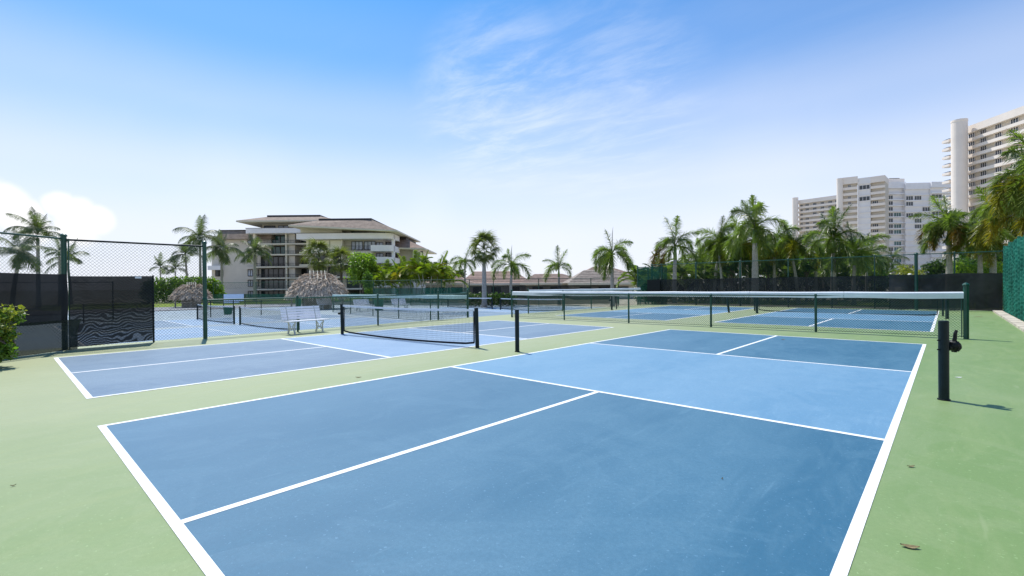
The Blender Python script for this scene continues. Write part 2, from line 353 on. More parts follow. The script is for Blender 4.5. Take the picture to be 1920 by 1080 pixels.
m_thatch2 = mat('dry_thatch_strand', (.50, .38, .28), .95, .05, var=.5, vscale=9, hue=(.92, .78, .62))
m_wood = mat('grey_weathered_wood', (.34, .31, .27), .85, .1, var=.25, vscale=8)
m_trunk = mat('grey_palm_trunk', (.36, .335, .30), .9, .1, var=.3, vscale=9, bump=.6, bscale=12)
m_stem = mat('pale_cane_stem', (.46, .43, .34), .8, .2, var=.3, vscale=9)
m_trunkd = mat('brown_tree_trunk', (.13, .10, .08), .9, .1, var=.3, vscale=9, bump=.6, bscale=12)
m_shaft = mat('green_crownshaft', (.16, .24, .07), .5, .4, var=.25, vscale=3)
m_fox = leaf_mat('foxtail_leaflet', (.105, .148, .040), (1.5, 1.9, .7), .45, yellow=(.21, .255, .06), rough=.36, spec=.6)
m_foxy = leaf_mat('yellowing_leaflet', (.15, .18, .025), (1.4, 1.5, .5), .3, yellow=(.30, .24, .03))
m_foxb = leaf_mat('browning_leaflet', (.16, .10, .03), (1.5, 1.3, .6), .35, yellow=(.18, .14, .04))
m_coco = leaf_mat('coconut_leaflet', (.075, .100, .045), (1.3, 1.6, .7), .35, yellow=(.13, .155, .06))
m_areca = leaf_mat('areca_leaflet', (.12, .19, .022), (1.6, 1.9, .6), .35, yellow=(.26, .31, .03))
m_fan = leaf_mat('fan_palm_leaf', (.085, .12, .04), (1.4, 1.6, .6), .4, yellow=(.19, .20, .06))
m_leafd = leaf_mat('dark_leaf', (.065, .11, .028), (1.4, 1.8, .6), .5, yellow=(.09, .15, .03))
m_leafm = leaf_mat('mid_green_leaf', (.085, .16, .025), (1.4, 1.8, .6), .5, yellow=(.17, .27, .04))
m_leafb = leaf_mat('bright_green_leaf', (.12, .22, .025), (1.5, 1.8, .6), .5, yellow=(.25, .36, .04))
m_leafy = leaf_mat('yellow_green_leaf', (.17, .21, .03), (1.5, 1.7, .6), .55, yellow=(.36, .36, .06))
m_dryl = mat('dry_leaf', (.16, .12, .06), .8, .2, var=.4, vscale=20, hue=(.33, .26, .13))
m_pblue = mat('pale_blue_panel', (.50, .62, .80), .5, .4, var=.05)
m_binG = mat('green_plastic', (.012, .12, .06), .45, .4, var=.2)
m_lamp = mat('milky_globe', (.80, .78, .70), .3, .5)

# ------------------------------------------------------------------ ground
LZ = -.45                               # the lower courts to the left
def sheet(name, pts, z, m, parent=None, kind='structure'):
    b = MB(); b.add([(p[0], p[1], (p[2] if len(p) > 2 else z)) for p in pts], [tuple(range(len(pts)))])
    o = b.build(name, m, parent)
    if parent is None: o['kind'] = kind
    return o
g = MB(); xs = [-2500, -200, -60, -12.6, -9.35, 9.2, 60, 2500]
zs = [LZ-.05, LZ-.05, LZ-.05, LZ-.02, -.012, -.012, -.3, -.3]
ys = [-400, -60, 34, 36, 3000]
vs = []; fs = []
for j, y in enumerate(ys):
    for i, x in enumerate(xs): vs.append((x, y, zs[i] if j <= 2 else (LZ-.05)))
for j in range(len(ys)-1):
    for i in range(len(xs)-1): a = j*len(xs)+i; fs.append((a, a+1, a+1+len(xs), a+len(xs)))
g.add(vs, fs); o = g.build('ground', m_sand); o['kind'] = 'structure'
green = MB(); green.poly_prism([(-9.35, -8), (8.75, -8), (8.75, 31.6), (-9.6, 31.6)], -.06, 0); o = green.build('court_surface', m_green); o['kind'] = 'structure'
sheet('lower_court_surface', [(-42, -14), (-12.6, -14), (-12.6, 34), (-42, 34)], LZ, m_pale)
sheet('court_bank', [(-12.6, -14, LZ+.002), (-9.36, -14, -.004), (-9.62, 31.6, -.004), (-12.6, 31.6, LZ+.002)], 0, court_mat('pale_green_acrylic', (.28, .33, .20), (.36, .38, .26), .5, 8))
sheet('lawn', [(-75, 2), (-52, 2), (-52, 60), (-75, 60)], LZ+.006, m_grass)
sheet('road', [(-52, -10), (-43, -10), (-43, 60), (-52, 60)], LZ+.01, m_asph)
sheet('lawn', [(-14, 36.8), (60, 36.8), (60, 60), (-14, 60)], LZ+.004, m_grass)
kb = MB(); 
for i in range(24):
    y0 = 6+i*1.05; kb.box((8.06, y0+.5, .02), (.30, 1.0, .10+.01*random.random()))
k = kb.build('kerb', m_conc); k['kind'] = 'structure'

def court(x0, x1, y0, y1, z, mb_, mk, label, k0=None, k1=None, kw=.05):
    r = structure('pickleball_court', label); xc = (x0+x1)/2; ya = k0 or y0+4.6; yb = k1 or y1-4.45; zc_ = z+.002; zl = z+.004
    for (a, b_, c, d) in ((x0, xc, y0, ya), (xc, x1, y0, ya), (x0, xc, yb, y1), (xc, x1, yb, y1)):
        sheet('service_area', [(a, c), (b_, c), (b_, d), (a, d)], zc_, mb_, r)
    sheet('kitchen_area', [(x0, ya), (x1, ya), (x1, yb), (x0, yb)], zc_, mk, r)
    h = kw/2
    def line(a, b_, c, d): sheet('court_line', [(a, c), (b_, c), (b_, d), (a, d)], zl, m_line, r)
    line(x0-h, x0+h, y0-h, y1+h); line(x1-h, x1+h, y0-h, y1+h)
    for y in (y0, ya, yb, y1): line(x0+h, x1-h, y-h, y+h)
    line(xc-h, xc+h, y0+h, ya-h); line(xc-h, xc+h, yb+h, y1-h)
    return r
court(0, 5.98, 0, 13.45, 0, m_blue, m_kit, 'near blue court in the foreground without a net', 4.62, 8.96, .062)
court(-7.12, -1.76, .08, 13.05, 0, m_blue2, m_kit2, 'paler blue court left of the foreground court, with a net', 4.55, 8.72, .068)
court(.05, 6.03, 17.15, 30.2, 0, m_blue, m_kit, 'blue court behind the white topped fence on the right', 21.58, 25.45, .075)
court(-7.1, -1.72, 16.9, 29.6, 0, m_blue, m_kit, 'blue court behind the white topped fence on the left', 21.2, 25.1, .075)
court(-20.1, -14.0, 1.2, 14.6, LZ, m_kit2, m_kit2, 'pale blue lower court beyond the bench', kw=.05)
court(-27.4, -21.2, 1.2, 14.6, LZ, m_blue2, m_kit2, 'pale blue lower court farthest left', kw=.05)
court(-19.7, -13.4, 19.0, 32.2, LZ, m_blue2, m_kit2, 'lower blue court behind the corner gap', kw=.05)
court(-27, -20.7, 19.0, 32.2, LZ, m_blue2, m_kit2, 'far lower blue court near the thatched hut', kw=.05)

# ------------------------------------------------------------------ fences
def wires(mb_, p0, p1, z0a, z0b, h0, h1, pitch=.07, r=.0022):
    """diagonal chain-link wires between two plan points; z0 base heights at both ends, h0..h1 above base"""
    p0, p1 = Vector(p0), Vector(p1); Lx = (p1-p0).length; u = (p1-p0)/Lx; H = h1-h0
    def P(s, t): 
        q = p0 + u*s; return (q.x, q.y, (z0a + (z0b-z0a)*s/Lx) + h0 + t)
    k = -H
    while k < Lx:
        s0, t0, s1, t1 = k, 0, k+H, H
        if s0 < 0: t0 = -s0; s0 = 0
        if s1 > Lx: t1 = H-(s1-Lx); s1 = Lx
        if s1 > s0+.01:
            mb_.bar(P(s0, t0), P(s1, t1), r, 3, caps=False)
            mb_.bar(P(s0, H-t0), P(s1, H-t1), r, 3, caps=False)
        k += pitch
def cloth(p0, p1, z0a, z0b, h0, h1, m, parent, root, off=.03, amp=.02, fold=1.0, seed=0, name='windscreen', sag=.02, nx=None, label=None):
    p0, p1 = Vector(p0), Vector(p1); Lx = (p1-p0).length; u = (p1-p0)/Lx; nrm = Vector((-u.y, u.x, 0))
    nx = nx or max(8, int(Lx/.09)); nz = 16; r_ = random.Random(seed)
    ph = [r_.uniform(0, 6.28) for _ in range(8)]; b = MB(); vs = []; fs = []
    for i in range(nx+1):
        s = i/nx*Lx
        for j in range(nz+1):
            t = j/nz
            d = amp*(math.sin(s*2.1*fold+ph[0]+t*1.4)+.6*math.sin(s*5.3*fold+ph[1]-t*2.2)+.5*math.sin(s*9.7*fold+ph[2]+t*3)*(1-t)+.6*math.sin(s*1.1+t*6+ph[3]))
            top = h1 - sag*(abs(math.sin(s*PI/2.9+ph[4]))) ; bot = h0 + sag*.8*abs(math.sin(s*1.7+ph[5]))
            q = p0 + u*s + nrm*(off + d + abs(amp)*1.5)
            vs.append((q.x, q.y, z0a + (z0b-z0a)*s/Lx + bot + (top-bot)*t))
    for i in range(nx):
        for j in range(nz):
            a = i*(nz+1)+j; fs.append((a, a+nz+1, a+nz+2, a+1))
    b.add(vs, fs); o = b.build(name, m, parent, world=True, smooth=True, root=root)
    if label: o['label'] = label
    return o
def fence(label, posts, h, cat='fence', zs=None, rail=True, wm=None, pm=None, ph=None, pr=.03, mesh=True, group=None, bottom=.04, mid=None, pitch=.07, wr=.0022, postr=None, botrail=False, cap=True):
    """posts: plan points; zs: ground height at each"""
    zs = zs or [0]*len(posts); wm = wm or m_wire; pm = pm or m_postg; ph = ph or [h]*len(posts)
    r = thing('chain_link_fence', label, cat, (posts[0][0], posts[0][1], zs[0]), group=group)
    for i, p in enumerate(posts):
        rr = postr[i] if postr else pr
        b = MB(); b.bar((p[0], p[1], zs[i]-.05), (p[0], p[1], zs[i]+ph[i]), rr, 12)
        o = b.build('post', pm, r, world=True, smooth=False)
        if cap:
            b = MB(); b.lathe([(rr*1.25, 0), (rr*1.3, .02), (rr*1.0, .045), (rr*.45, .065), (.003, .072)], (p[0], p[1], zs[i]+ph[i]-.005), 12); b.build('post_cap', pm, o, world=True, root=r)
        if i+1 < len(posts):
            q = posts[i+1]
            if rail:
                b = MB(); b.bar((p[0], p[1], zs[i]+h-.02), (q[0], q[1], zs[i+1]+h-.02), .021, 8); b.build('top_rail', pm, r, world=True)
            if mid: 
                b = MB(); b.bar((p[0], p[1], zs[i]+mid), (q[0], q[1], zs[i+1]+mid), .018, 8); b.build('mid_rail', pm, r, world=True)
            if botrail:
                b = MB(); b.bar((p[0], p[1], zs[i]+.05), (q[0], q[1], zs[i+1]+.05), .006, 6); b.build('tension_wire', pm, r, world=True)
            if mesh:
                b = MB(); wires(b, (p[0], p[1], 0), (q[0], q[1], 0), zs[i], zs[i+1], bottom, h, pitch, wr); o = b.build('chain_link_mesh', wm, r, world=True, kind='stuff')
    return r
def topper(p0, p1, z0a, z0b, h0, h1, parent, m=None):
    """foam padding wrapped over the rail: rounded tall section in lengths with butt seams"""
    p0, p1 = Vector((p0[0], p0[1], 0)), Vector((p1[0], p1[1], 0)); Lx = (p1-p0).length; u = (p1-p0)/Lx; nr = Vector((-u.y, u.x, 0))
    n = max(1, round(Lx/2.6)); H = h1-h0
    for i in range(n):
        a = Lx*i/n+.004; e = Lx*(i+1)/n-.004; b = MB(); sec = []
        for k_ in range(7): an = PI*k_/6; sec.append((.042*math.cos(an), H-.042+.042*math.sin(an)))
        sec = [(.036, 0)]+sec+[(-.036, 0)]; vs = []; ns = 8
        for j in range(ns+1):
            s = a+(e-a)*j/ns; q = p0+u*s; dz = -.008*math.sin(PI*j/ns); zb = z0a+(z0b-z0a)*s/Lx+h0+dz
            wv = .006*math.sin(s*3.1)
            vs += [(q+nr*(x*(1+wv*4))+Vector((0, 0, zb+y+(wv if y < .01 else 0)))) for x, y in sec]
        m_ = len(sec); fs = [(j*m_+c, j*m_+(c+1) % m_, (j+1)*m_+(c+1) % m_, (j+1)*m_+c) for j in range(ns) for c in range(m_)]
        fs += [tuple(range(m_)), tuple(range(ns*m_, (ns+1)*m_))[::-1]]
        b.add(vs, fs); b.build('foam_topper', m or m_topper, parent, world=True)

# low fence with white topper across the far end of the near courts
CP = [(-7.98, 14.85), (-5.14, 14.92), (-2.28, 15.02), (.64, 15.16), (3.56, 15.3), (6.70, 15.45)]
fc = fence('low green chain-link fence with long white foam topper behind the foreground court', CP, 1.07, ph=[1.2, 1.0, 1.03, 1.03, 1.05, 1.32], bottom=.03, pitch=.064, wr=.0036, postr=[.036, .028, .03, .032, .032, .055], botrail=True)
topper((-7.93, 14.85), (6.66, 15.45), 0, 0, .99, 1.16, fc)
b = MB(); b.bar((6.62, 15.45, .03), (6.62, 15.45, 1.06), .012, 6); b.build('tension_bar', m_postg, fc, world=True)
# side fence from the tall post to the corner gap
DP = [(-8.9, 3.2), (-8.88, 5.75), (-8.98, 8.7), (-9.5, 11.9), (-10.1, 14.1)]
fd = fence('low green chain-link fence behind the white bench', DP, 1.10, ph=[1.1, 1.1, 1.1, 1.2, 1.2], zs=[0, 0, 0, 0, 0], bottom=.03, pitch=.064, wr=.0032, postr=[.05, .03, .03, .035, .035])
# tall enclosure fence on the left
EP = [(-6.4, -3.0), (-8.9, .34), (-9.14, 2.0), (-8.9, 3.2)]
fe = fence('tall green chain-link fence with torn black windscreens at the left edge', [EP[0], EP[1]], 2.62, ph=[2.64, 2.66], postr=[.05, .055], bottom=.03, pitch=.075, wr=.0026)
for a, bq in ((EP[1], EP[3]),):
    b = MB(); b.bar((a[0], a[1], 2.58), (bq[0], bq[1], 2.58), .024, 8); b.build('top_rail', m_netpost, fe, world=True)
    b = MB(); wires(b, (a[0], a[1], 0), (bq[0], bq[1], 0), 0, 0, .03, 2.6, .078, .0026); b.build('chain_link_mesh', m_wireb, fe, world=True, kind='stuff')
b = MB(); b.bar((-8.9, 3.2, -.05), (-8.9, 3.2, 2.66), .052, 14); pz = b.build('post', m_postg, fe, world=True)
b = MB(); b.lathe([(.062, 0), (.064, .03), (.05, .06), (.02, .08), (.004, .085)], (-8.9, 3.2, 2.65), 12); b.build('post_cap', m_postg, pz, world=True, root=fe)
b = MB(); b.bar((-9.0, 2.05, 0), (-9.0, 2.05, 1.76), .022, 8); b.build('screen_edge_post', m_black, fe, world=True)
b = MB(); b.bar((-8.84, .42, .0), (-8.84, .42, 2.6), .014, 6); b.build('tension_bar', m_postg, fe, world=True)
for z_ in (.25, .7, 1.2, 1.7, 2.2):
    b = MB(); b.bar((-8.9, 3.2, z_), (-8.9, 3.2, z_+.03), .060, 12); b.build('band_clamp', m_postg, fe, world=True)
cloth((EP[0][0], EP[0][1], 0), (EP[1][0], EP[1][1], 0), 0, 0, .62, 1.78, m_scr, fe, fe, off=-.10, amp=.03, seed=3, label='smooth black windscreen loose above the ground')
cloth((EP[0][0], EP[0][1], 0), (EP[1][0], EP[1][1], 0), 0, 0, .0, .72, screen_mat('dark_skirt_cloth', (.018, .026, .022), .10), fe, fe, off=-.42, amp=.05, seed=14, name='lower_windscreen', label='dark loose cloth behind the foot of the fence')
cloth((-8.88, .42, 0), (-9.0, 2.03, 0), 0, 0, .04, 1.74, m_scrm, fe, fe, off=-.08, amp=.025, seed=5, label='thin black windscreen with rippled see-through pattern')
b = MB(); b.box((-8.87, 1.72, 1.70), (.012, .13, .05)); b.build('white_tag', m_nettape, fe, world=True)
# small mid rail far side fence seen over the screens
ff = fence('thin dark rail fence far behind the left windscreens', [(-34, -14), (-33, -8), (-32, -2), (-31, 4)], 2.3, zs=[LZ]*4, pm=m_black, wm=m_wireb, mesh=False)
# lower fence F with topper running left from the corner gap
FP = [(-10.5, 14.5), (-14.0, 14.95), (-17.5, 15.3), (-21.0, 15.7), (-24.6, 16.1), (-27.8, 16.4)]
fz = [-.1, LZ, LZ, LZ, LZ, LZ]
fF = fence('low green fence with pale topper dividing the lower courts', FP, 1.25, zs=fz, ph=[1.35]+[1.2]*5, pitch=.09, wr=.003, bottom=.04)
topper((-10.5, 14.5), (-27.8, 16.4), LZ+.12, LZ, 1.13, 1.32, fF, mat('pale_green_topper', (.45, .60, .56), .5, .4, var=.12))
# fence G beyond the corner
GP = [(-9.2, 17.4), (-9.2, 20.3), (-9.24, 23.2), (-9.3, 26.4), (-9.3, 29.4)]
fG = fence('low green fence with topper seen almost end on beyond the corner gap', GP, 1.10, ph=[1.22, 1.1, 1.1, 1.1, 1.2], pitch=.09, wr=.003)
topper((-9.2, 17.42), (-9.3, 29.4), 0, 0, 1.05, 1.2, fG)
# low rail fence beyond the farthest lower court
LP = [(-29.2, 2.5), (-29.0, 5.6), (-28.8, 8.6), (-28.6, 11.6), (-28.4, 14.4)]
fL = fence('low dark fence beyond the farthest lower court', LP, 1.0, zs=[LZ]*5, pm=m_black, wm=m_wireb, pitch=.1, wr=.003)
# tall back fence right
BX = [(8.3, 31.0)]
def on_y(px, y): 
    v = at(px, 1)-at(px, 0); k_ = (y-CY)/v.y; return (CX+v.x*k_, y)
BP = [(8.30, 31.0)]+[on_y(px, 30.80 if px == 1718 else 31.15) for px in (1790, 1718, 1640, 1560, 1478, 1388, 1305, 1240)]+[(-9.3, 31.2)]
fb = fence('tall green chain-link fence with long black windscreen behind the right courts', BP, 2.85, postr=[.04, .035, .075, .03, .03, .035, .05, .05, .03, .06], pitch=.11, wr=.0026, bottom=1.6)
cloth((-9.1, 31.05, 0), (4.15, 31.0, 0), 0, 0, .0, 1.79, m_scrt, fb, fb, off=-.02, amp=.03, seed=9, nx=160, label='black windscreen')
cloth((4.1, 31.0, 0), (8.25, 30.9, 0), 0, 0, .0, 1.84, m_scrb, fb, fb, off=-.02, amp=.05, fold=.8, seed=12, nx=90, sag=.04, label='wrinkled brownish black windscreen end')
# right green screened fence
RP = [(8.42, 31.0), (8.38, 28), (8.36, 25), (8.34, 22), (8.34, 19), (8.34, 16), (8.34, 13), (8.34, 10)]
fr = fence('tall fence covered in bright green mesh along the right edge', RP, 2.95, mesh=False, postr=[.04]*8, cap=False)
def ripple():
    b = MB(); vs = []; fs = []; n = 700; nz = 40
    for i in range(n+1):
        y = 31.0 - 21*i/n
        for j in range(nz+1):
            t = j/nz; z = .05 + (2.93+.05*math.sin(y*2.1)+.03*math.sin(y*5))*t
            d = .045*math.sin(y*9+1.3*math.sin(y*1.7)+.5*math.sin(z*3)) + .035*math.sin(y*23+.8*math.sin(z*4+y)) + .010*math.sin(z*34+2*math.sin(y*5))
            vs.append((8.30+d, y, z))
    for i in range(n):
        for j in range(nz): a = i*(nz+1)+j; fs.append((a, a+nz+1, a+nz+2, a+1))
    b.add(vs, fs); return b
ripple().build('green_mesh_screen', m_scrgs, fr, world=True, smooth=False)
# green screen corner with black gate panel in the middle distance
fg = thing('chain_link_fence', 'green mesh fence corner with a solid black gate panel beside it', 'fence', (-9.5, 31, 0))
for p in ((-9.9, 30.2), (-8.6, 31.35), (-10.6, 33.2)):
    b = MB(); b.bar((p[0], p[1], -.3), (p[0], p[1], 2.75), .05, 10); b.build('post', m_postg, fg, world=True)
cloth((-9.9, 30.2, 0), (-8.3, 31.5, 0), 0, 0, -.2, 2.7, m_scrg, fg, fg, off=.0, amp=.012, seed=2, name='green_mesh_screen')
b = MB(); b.box((-8.9, 30.6, 1.0), (.85, .05, 1.5), rz=.5); b.build('gate_panel', m_black, fg, world=True)
# back fence left (K): lower level, black and green screens
KP = [at(px, d) for px, d in ((1160, 47), (1108, 46.5), (1010, 46), (925, 46), (880, 46), (828, 46.5), (770, 47.5), (700, 49), (620, 51), (560, 52), (480, 54), (400, 57))]
KP = [(p.x, p.y) for p in KP]
fk = fence('long dark fence with black and green windscreens behind the lower courts', KP, 2.55, zs=[LZ]*12, pm=m_postg, wm=m_wire, pitch=.16, wr=.004, bottom=1.75, pr=.04, cap=False)
for i in range(11):
    m_ = m_scrt if i < 4 else m_scrg
    hh = 1.9 if i < 4 else (1.75 if i < 7 else 1.2)
    cloth((*KP[i], 0), (*KP[i+1], 0), LZ, LZ, .0, hh, m_, fk, fk, off=-.05, amp=.03, seed=20+i, nx=30, label='black windscreen' if i < 4 else 'green windscreen')

# ------------------------------------------------------------------ nets and net posts
def net_post(p, z, h, label, group=None, lean=(0, 0), winch=False, r=.048, hook=0):
    t = thing('net_post', label, 'net post', (p[0], p[1], z), group=group)
    b = MB(); n = 16
    b.lathe([(r*.98, -.03), (r, .0), (r, h-.012), (r*.92, h-.002), (r*.4, h)], (0, 0, 0), n)
    for i, v in enumerate(b.v): b.v[i] = (v[0]+lean[0]*v[2], v[1]+lean[1]*v[2], v[2])
    b.build('post', m_netpost, t, smooth=False)
    b = MB(); b.lathe([(r*1.25, .0), (r*1.2, .012), (r*1.0, .014)], (0, 0, .002), n); b.build('ground_sleeve', m_black, t)
    return t
pA = net_post((-.36, 6.75), 0, .90, 'black net post without a net on the green strip between the two near courts', r=.045)
pB = net_post((6.33, 6.90), 0, .945, 'thick black net post with a crank winch at the right of the foreground court', r=.050)
# winch facing +x side as seen
rd = Vector((R0.x, R0.y, 0)).normalized(); fdv = Vector((F0.x, F0.y, 0)).normalized()
def W(a, d, z): q = rd*a + fdv*d; return (q.x, q.y, z)
b = MB(); b.bar(W(.045, 0, .625), W(.085, 0, .625), .04, 12); b.build('winch_mount', m_black, pB)
b = MB()
prof = [(.0, .02), (.02, .052), (.05, .07), (.085, .066), (.115, .045), (.135, .015)]
for (a0, r0), (a1, r1) in zip(prof[:-1], prof[1:]): b.bar(W(.06+a0, .0, .64), W(.06+a1, .0, .645), r0, 14, r2=r1)
wb = b.build('winch_drum', m_black, pB)
b = MB()
for k_ in range(14):
    an = 2*PI*k_/14; b.box((Vector(W(.125, 0, .64)) + fdv*.068*math.cos(an) + Vector((0, 0, .068*math.sin(an)))), (.03, .012, .012), rz=math.atan2(rd.y, rd.x))
b.build('gear_teeth', m_black, wb)
b = MB(); b.path([W(.10, -.01, .67), W(.115, -.02, .73), W(.12, -.02, .79), W(.135, -.02, .83)], [.020, .020, .018, .014], 8); b.build('winch_handle', m_black, pB)
for z_ in (.60, .71):
    b = MB(); b.bar(W(-.075, 0, z_), W(-.045, 0, z_), .008, 6); b.build('bolt', m_black, pB)
def square_net(label, a, bp, z, h, pitch=.05, cr=.0016, tape=.05, gap=.10, group=None, sag=.03, mcord=None, posts=True, lean=(0, 0)):
    a = Vector((a[0], a[1], 0)); bq = Vector((bp[0], bp[1], 0)); Lx = (bq-a).length; u = (bq-a)/Lx; nr = Vector((-u.y, u.x, 0))
    t = thing('court_net', label, 'net', (a.x, a.y, z), group=group); mc = mcord or m_netcord
    def top(s): x = s/Lx*2-1; return h-.02-sag*(1-x*x)
    def bot(s): x = s/Lx*2-1; return gap - .06*(1-x*x) + .10*max(0, abs(x)-.93)/.07*.5
    def P(s, zz): q = a+u*s; return (q.x, q.y, z+zz)
    if posts:
        for i, (s, nm) in enumerate(((0, 'l'), (Lx, 'r'))):
            b = MB(); q = P(s, 0); b.bar((q[0], q[1], z-.03), (q[0]+lean[0]*h, q[1]+lean[1]*h, z+h), .045, 14); b.build('net_post', m_netpost, t, world=True)
    s0, s1 = .10, Lx-.10; b = MB(); n = int((s1-s0)/pitch)
    for i in range(n+1):
        s = s0+(s1-s0)*i/n; b.bar(P(s, bot(s)), P(s, top(s)-tape*.5), cr, 3, caps=False)
    k = int((h-gap)/pitch)
    for j in range(1, k):
        f = j/k; pts = [s0+(s1-s0)*q/14 for q in range(15)]
        for q in range(14): b.bar(P(pts[q], bot(pts[q])+(top(pts[q])-bot(pts[q]))*f), P(pts[q+1], bot(pts[q+1])+(top(pts[q+1])-bot(pts[q+1]))*f), cr, 3, caps=False)
    b.build('net_mesh', mc, t, world=True, kind='stuff')
    def band(nm, f0, f1, m, th=.008, sa=s0, sb=s1):
        b = MB(); n = 20; vs = []
        for q in range(n+1):
            s = sa+(sb-sa)*q/n; 
            for zz in (f0(s), f1(s)):
                for sg in (-1, 1): c = Vector(P(s, zz)) + nr*th*sg; vs.append(tuple(c))
        fs = []
        for q in range(n):
            i = q*4; fs += [(i, i+4, i+6, i+2), (i+1, i+3, i+7, i+5), (i+2, i+6, i+7, i+3), (i, i+1, i+5, i+4)]
        fs += [(0, 2, 3, 1), (n*4, n*4+1, n*4+3, n*4+2)]
        b.add(vs, fs); return b.build(nm, m, t, world=True)
    band('top_tape', lambda s: top(s)-tape, top, m_nettape, sa=.05, sb=Lx-.05)
    band('bottom_band', lambda s: bot(s)-.03, lambda s: bot(s)+.015, m_netcord)
    for s in (s0, s1): band('side_band', lambda q: bot(s0)-.02, lambda q: h-.07, m_netcord, sa=s-.015, sb=s+.015)
    return t
nB = square_net('white taped black net across the paler blue court left of centre', (-6.95, 6.25), (-1.50, 6.66), 0, .90, lean=(-.03, 0), pitch=.045, cr=.0022)
b = MB(); b.bar((-6.95-.12, 6.2, .62), (-6.95, 6.25, .62), .035, 10); b.build('winch', m_black, nB, world=True)
square_net('white taped net on the lower court just behind the bench', (-20.1, 7.6), (-14.0, 7.95), LZ, .93, cr=.0022, gap=.08)
square_net('net on the farthest left lower court seen past the tall green post', (-26.9, 7.4), (-21.0, 7.6), LZ, .93, cr=.0025, gap=.08)
square_net('short looking net with white tape left of the corner gap, far court', (-26.4, 26.4), (-20.8, 26.4), LZ, .93, cr=.004, tape=.07)
square_net('net with white tape behind the left end of the topped fence', (-19.3, 25.8), (-13.5, 26.3), LZ, .93, cr=.004, tape=.07)
nR = square_net('black net across the blue court behind the topped fence on the right', (-.9, 25.9), (6.15, 25.7), 0, .93, cr=.0028, gap=.05, posts=False)
for s_, x_ in ((0, -.98), (1, 6.22)):
    b = MB(); b.bar((x_, 25.8, 0), (x_, 25.8, .95), .035, 10); b.build('net_post', m_netpost, nR, world=True)
net_post((6.35, 23.8), 0, 1.0, 'black post standing free behind the right end of the topped fence', r=.055)
net_post((-.30, 23.7), 0, 1.0, 'black post free of any net left of the net behind the topped fence', r=.055)
net_post((-1.56, 23.66), 0, 1.05, 'leaning black net post beside the left court behind the topped fence', r=.05, lean=(-.10, -.03))
pw = net_post((-7.62, 22.8), 0, .95, 'distant black net post with a winch beside the left court behind the fence', r=.05)
b = MB(); b.bar(W(-.16, 0, .55), W(-.04, 0, .55), .06, 10); b.build('winch', m_black, pw)
net_post((-7.95, 23.9), 0, 1.0, 'thin leaning black post right behind the distant winch post', r=.035, lean=(-.14, .08))

# ------------------------------------------------------------------ benches
def bench(loc, rz, label, group=None):
    t = thing('slatted_bench', label, 'bench', loc, rz, group)     # length along local y, faces local +x
    Lb = 1.55
    for i in range(4):
        b = MB(); b.box((-.12+i*.115, 0, .43+.004*i), (.095, Lb, .035)); b.build('seat_slat', m_bench, t)
    for i in range(5):
        z = .52+i*.088; x = -.215-(z-.45)*.32
        b = MB(); b.box((x, 0, z), (.022, Lb, .074), rot=Matrix.Rotation(-.30, 3, 'Y')); b.build('back_slat', m_bench, t)
    for sy in (-.55, .55):
        b = MB()
        b.path([(.20, sy, 0), (.17, sy, .16), (.19, sy, .30), (.24, sy, .41)], [.032, .026, .024, .026], 8)
        b.path([(-.22, sy, 0), (-.17, sy, .16), (-.18, sy, .30), (-.20, sy, .42)], [.032, .026, .024, .026], 8)
        b.path([(.18, sy, .05), (.12, sy, .15), (0, sy, .20), (-.12, sy, .15), (-.18, sy, .05)], .020, 8)
        b.path([(.10, sy, .16), (.06, sy, .26), (.15, sy, .34)], .016, 6); b.path([(-.10, sy, .16), (-.06, sy, .26), (-.15, sy, .34)], .016, 6)
        b.box((.02, sy, .405), (.46, .05, .02))
        b.build('leg_frame', m_cast, t)
        b = MB(); b.path([(-.19, sy, .40), (-.26, sy, .62), (-.37, sy, .93)], [.022, .02, .018], 8); b.build('back_support', m_cast, t)
    return t
bn = bench((-8.22, 5.72, 0), .13, 'white slatted bench facing the paler blue court, beside its net'); bn.scale = (.9, .84, .9)
bench((at(612, 40).x, at(612, 40).y, LZ), .3, 'white bench under the thatched hut on the lower courts')
bench((at(682, 37).x, at(682, 37).y, LZ), .2, 'distant white bench right of the thatched hut')
bench((at(752, 38).x, at(752, 38).y, LZ), .2, 'distant white bench farther right along the lower courts')

# ------------------------------------------------------------------ small fixtures
def bin_(px, d, z, label, h=.55, r=.26, m=None, post=True):
    p = at(px, d); t = thing('litter_bin', label, 'bin', (p.x, p.y, z))
    b = MB(); b.lathe([(r*.8, .22 if post else 0), (r, .22+h), (r*1.06, .22+h), (r*1.06, .26+h), (r*.9, .26+h), (r*.88, .3)], n=14); b.build('bin_body', m or m_binG, t)
    if post:
        b = MB(); b.bar((r*.2, r*1.1, 0), (r*.2, r*1.1, 1.15), .03, 8); b.build('pole', m_black, t)
    return t
bin_(427, 29.5, LZ, 'green bin on a pole beyond the net farthest left', .42, .26)
bin_(710, 38, LZ, 'dark green bin between the distant white benches', .6, .4, post=False)
bin_(559, 34, LZ, 'slim green drinks cooler standing in front of the thatched hut', .8, .2, post=False)
p = at(438, 42); t = thing('court_board', 'pale blue board on legs at the edge of the lawn', 'board', (p.x, p.y, LZ), math.atan2(R0.y, R0.x))
b = MB(); b.box((-.2, 0, .95), (1.35, .05, .78)); b.build('board_panel', m_pblue, t)
b = MB(); b.box((.70, 0, 1.03), (.38, .05, .62)); b.build('side_panel', m_pblue, t)
for x_ in (-.9, 1.0):
    b = MB(); b.bar((x_, 0, 0), (x_, 0, 1.35), .035, 8); b.build('leg', m_black, t)
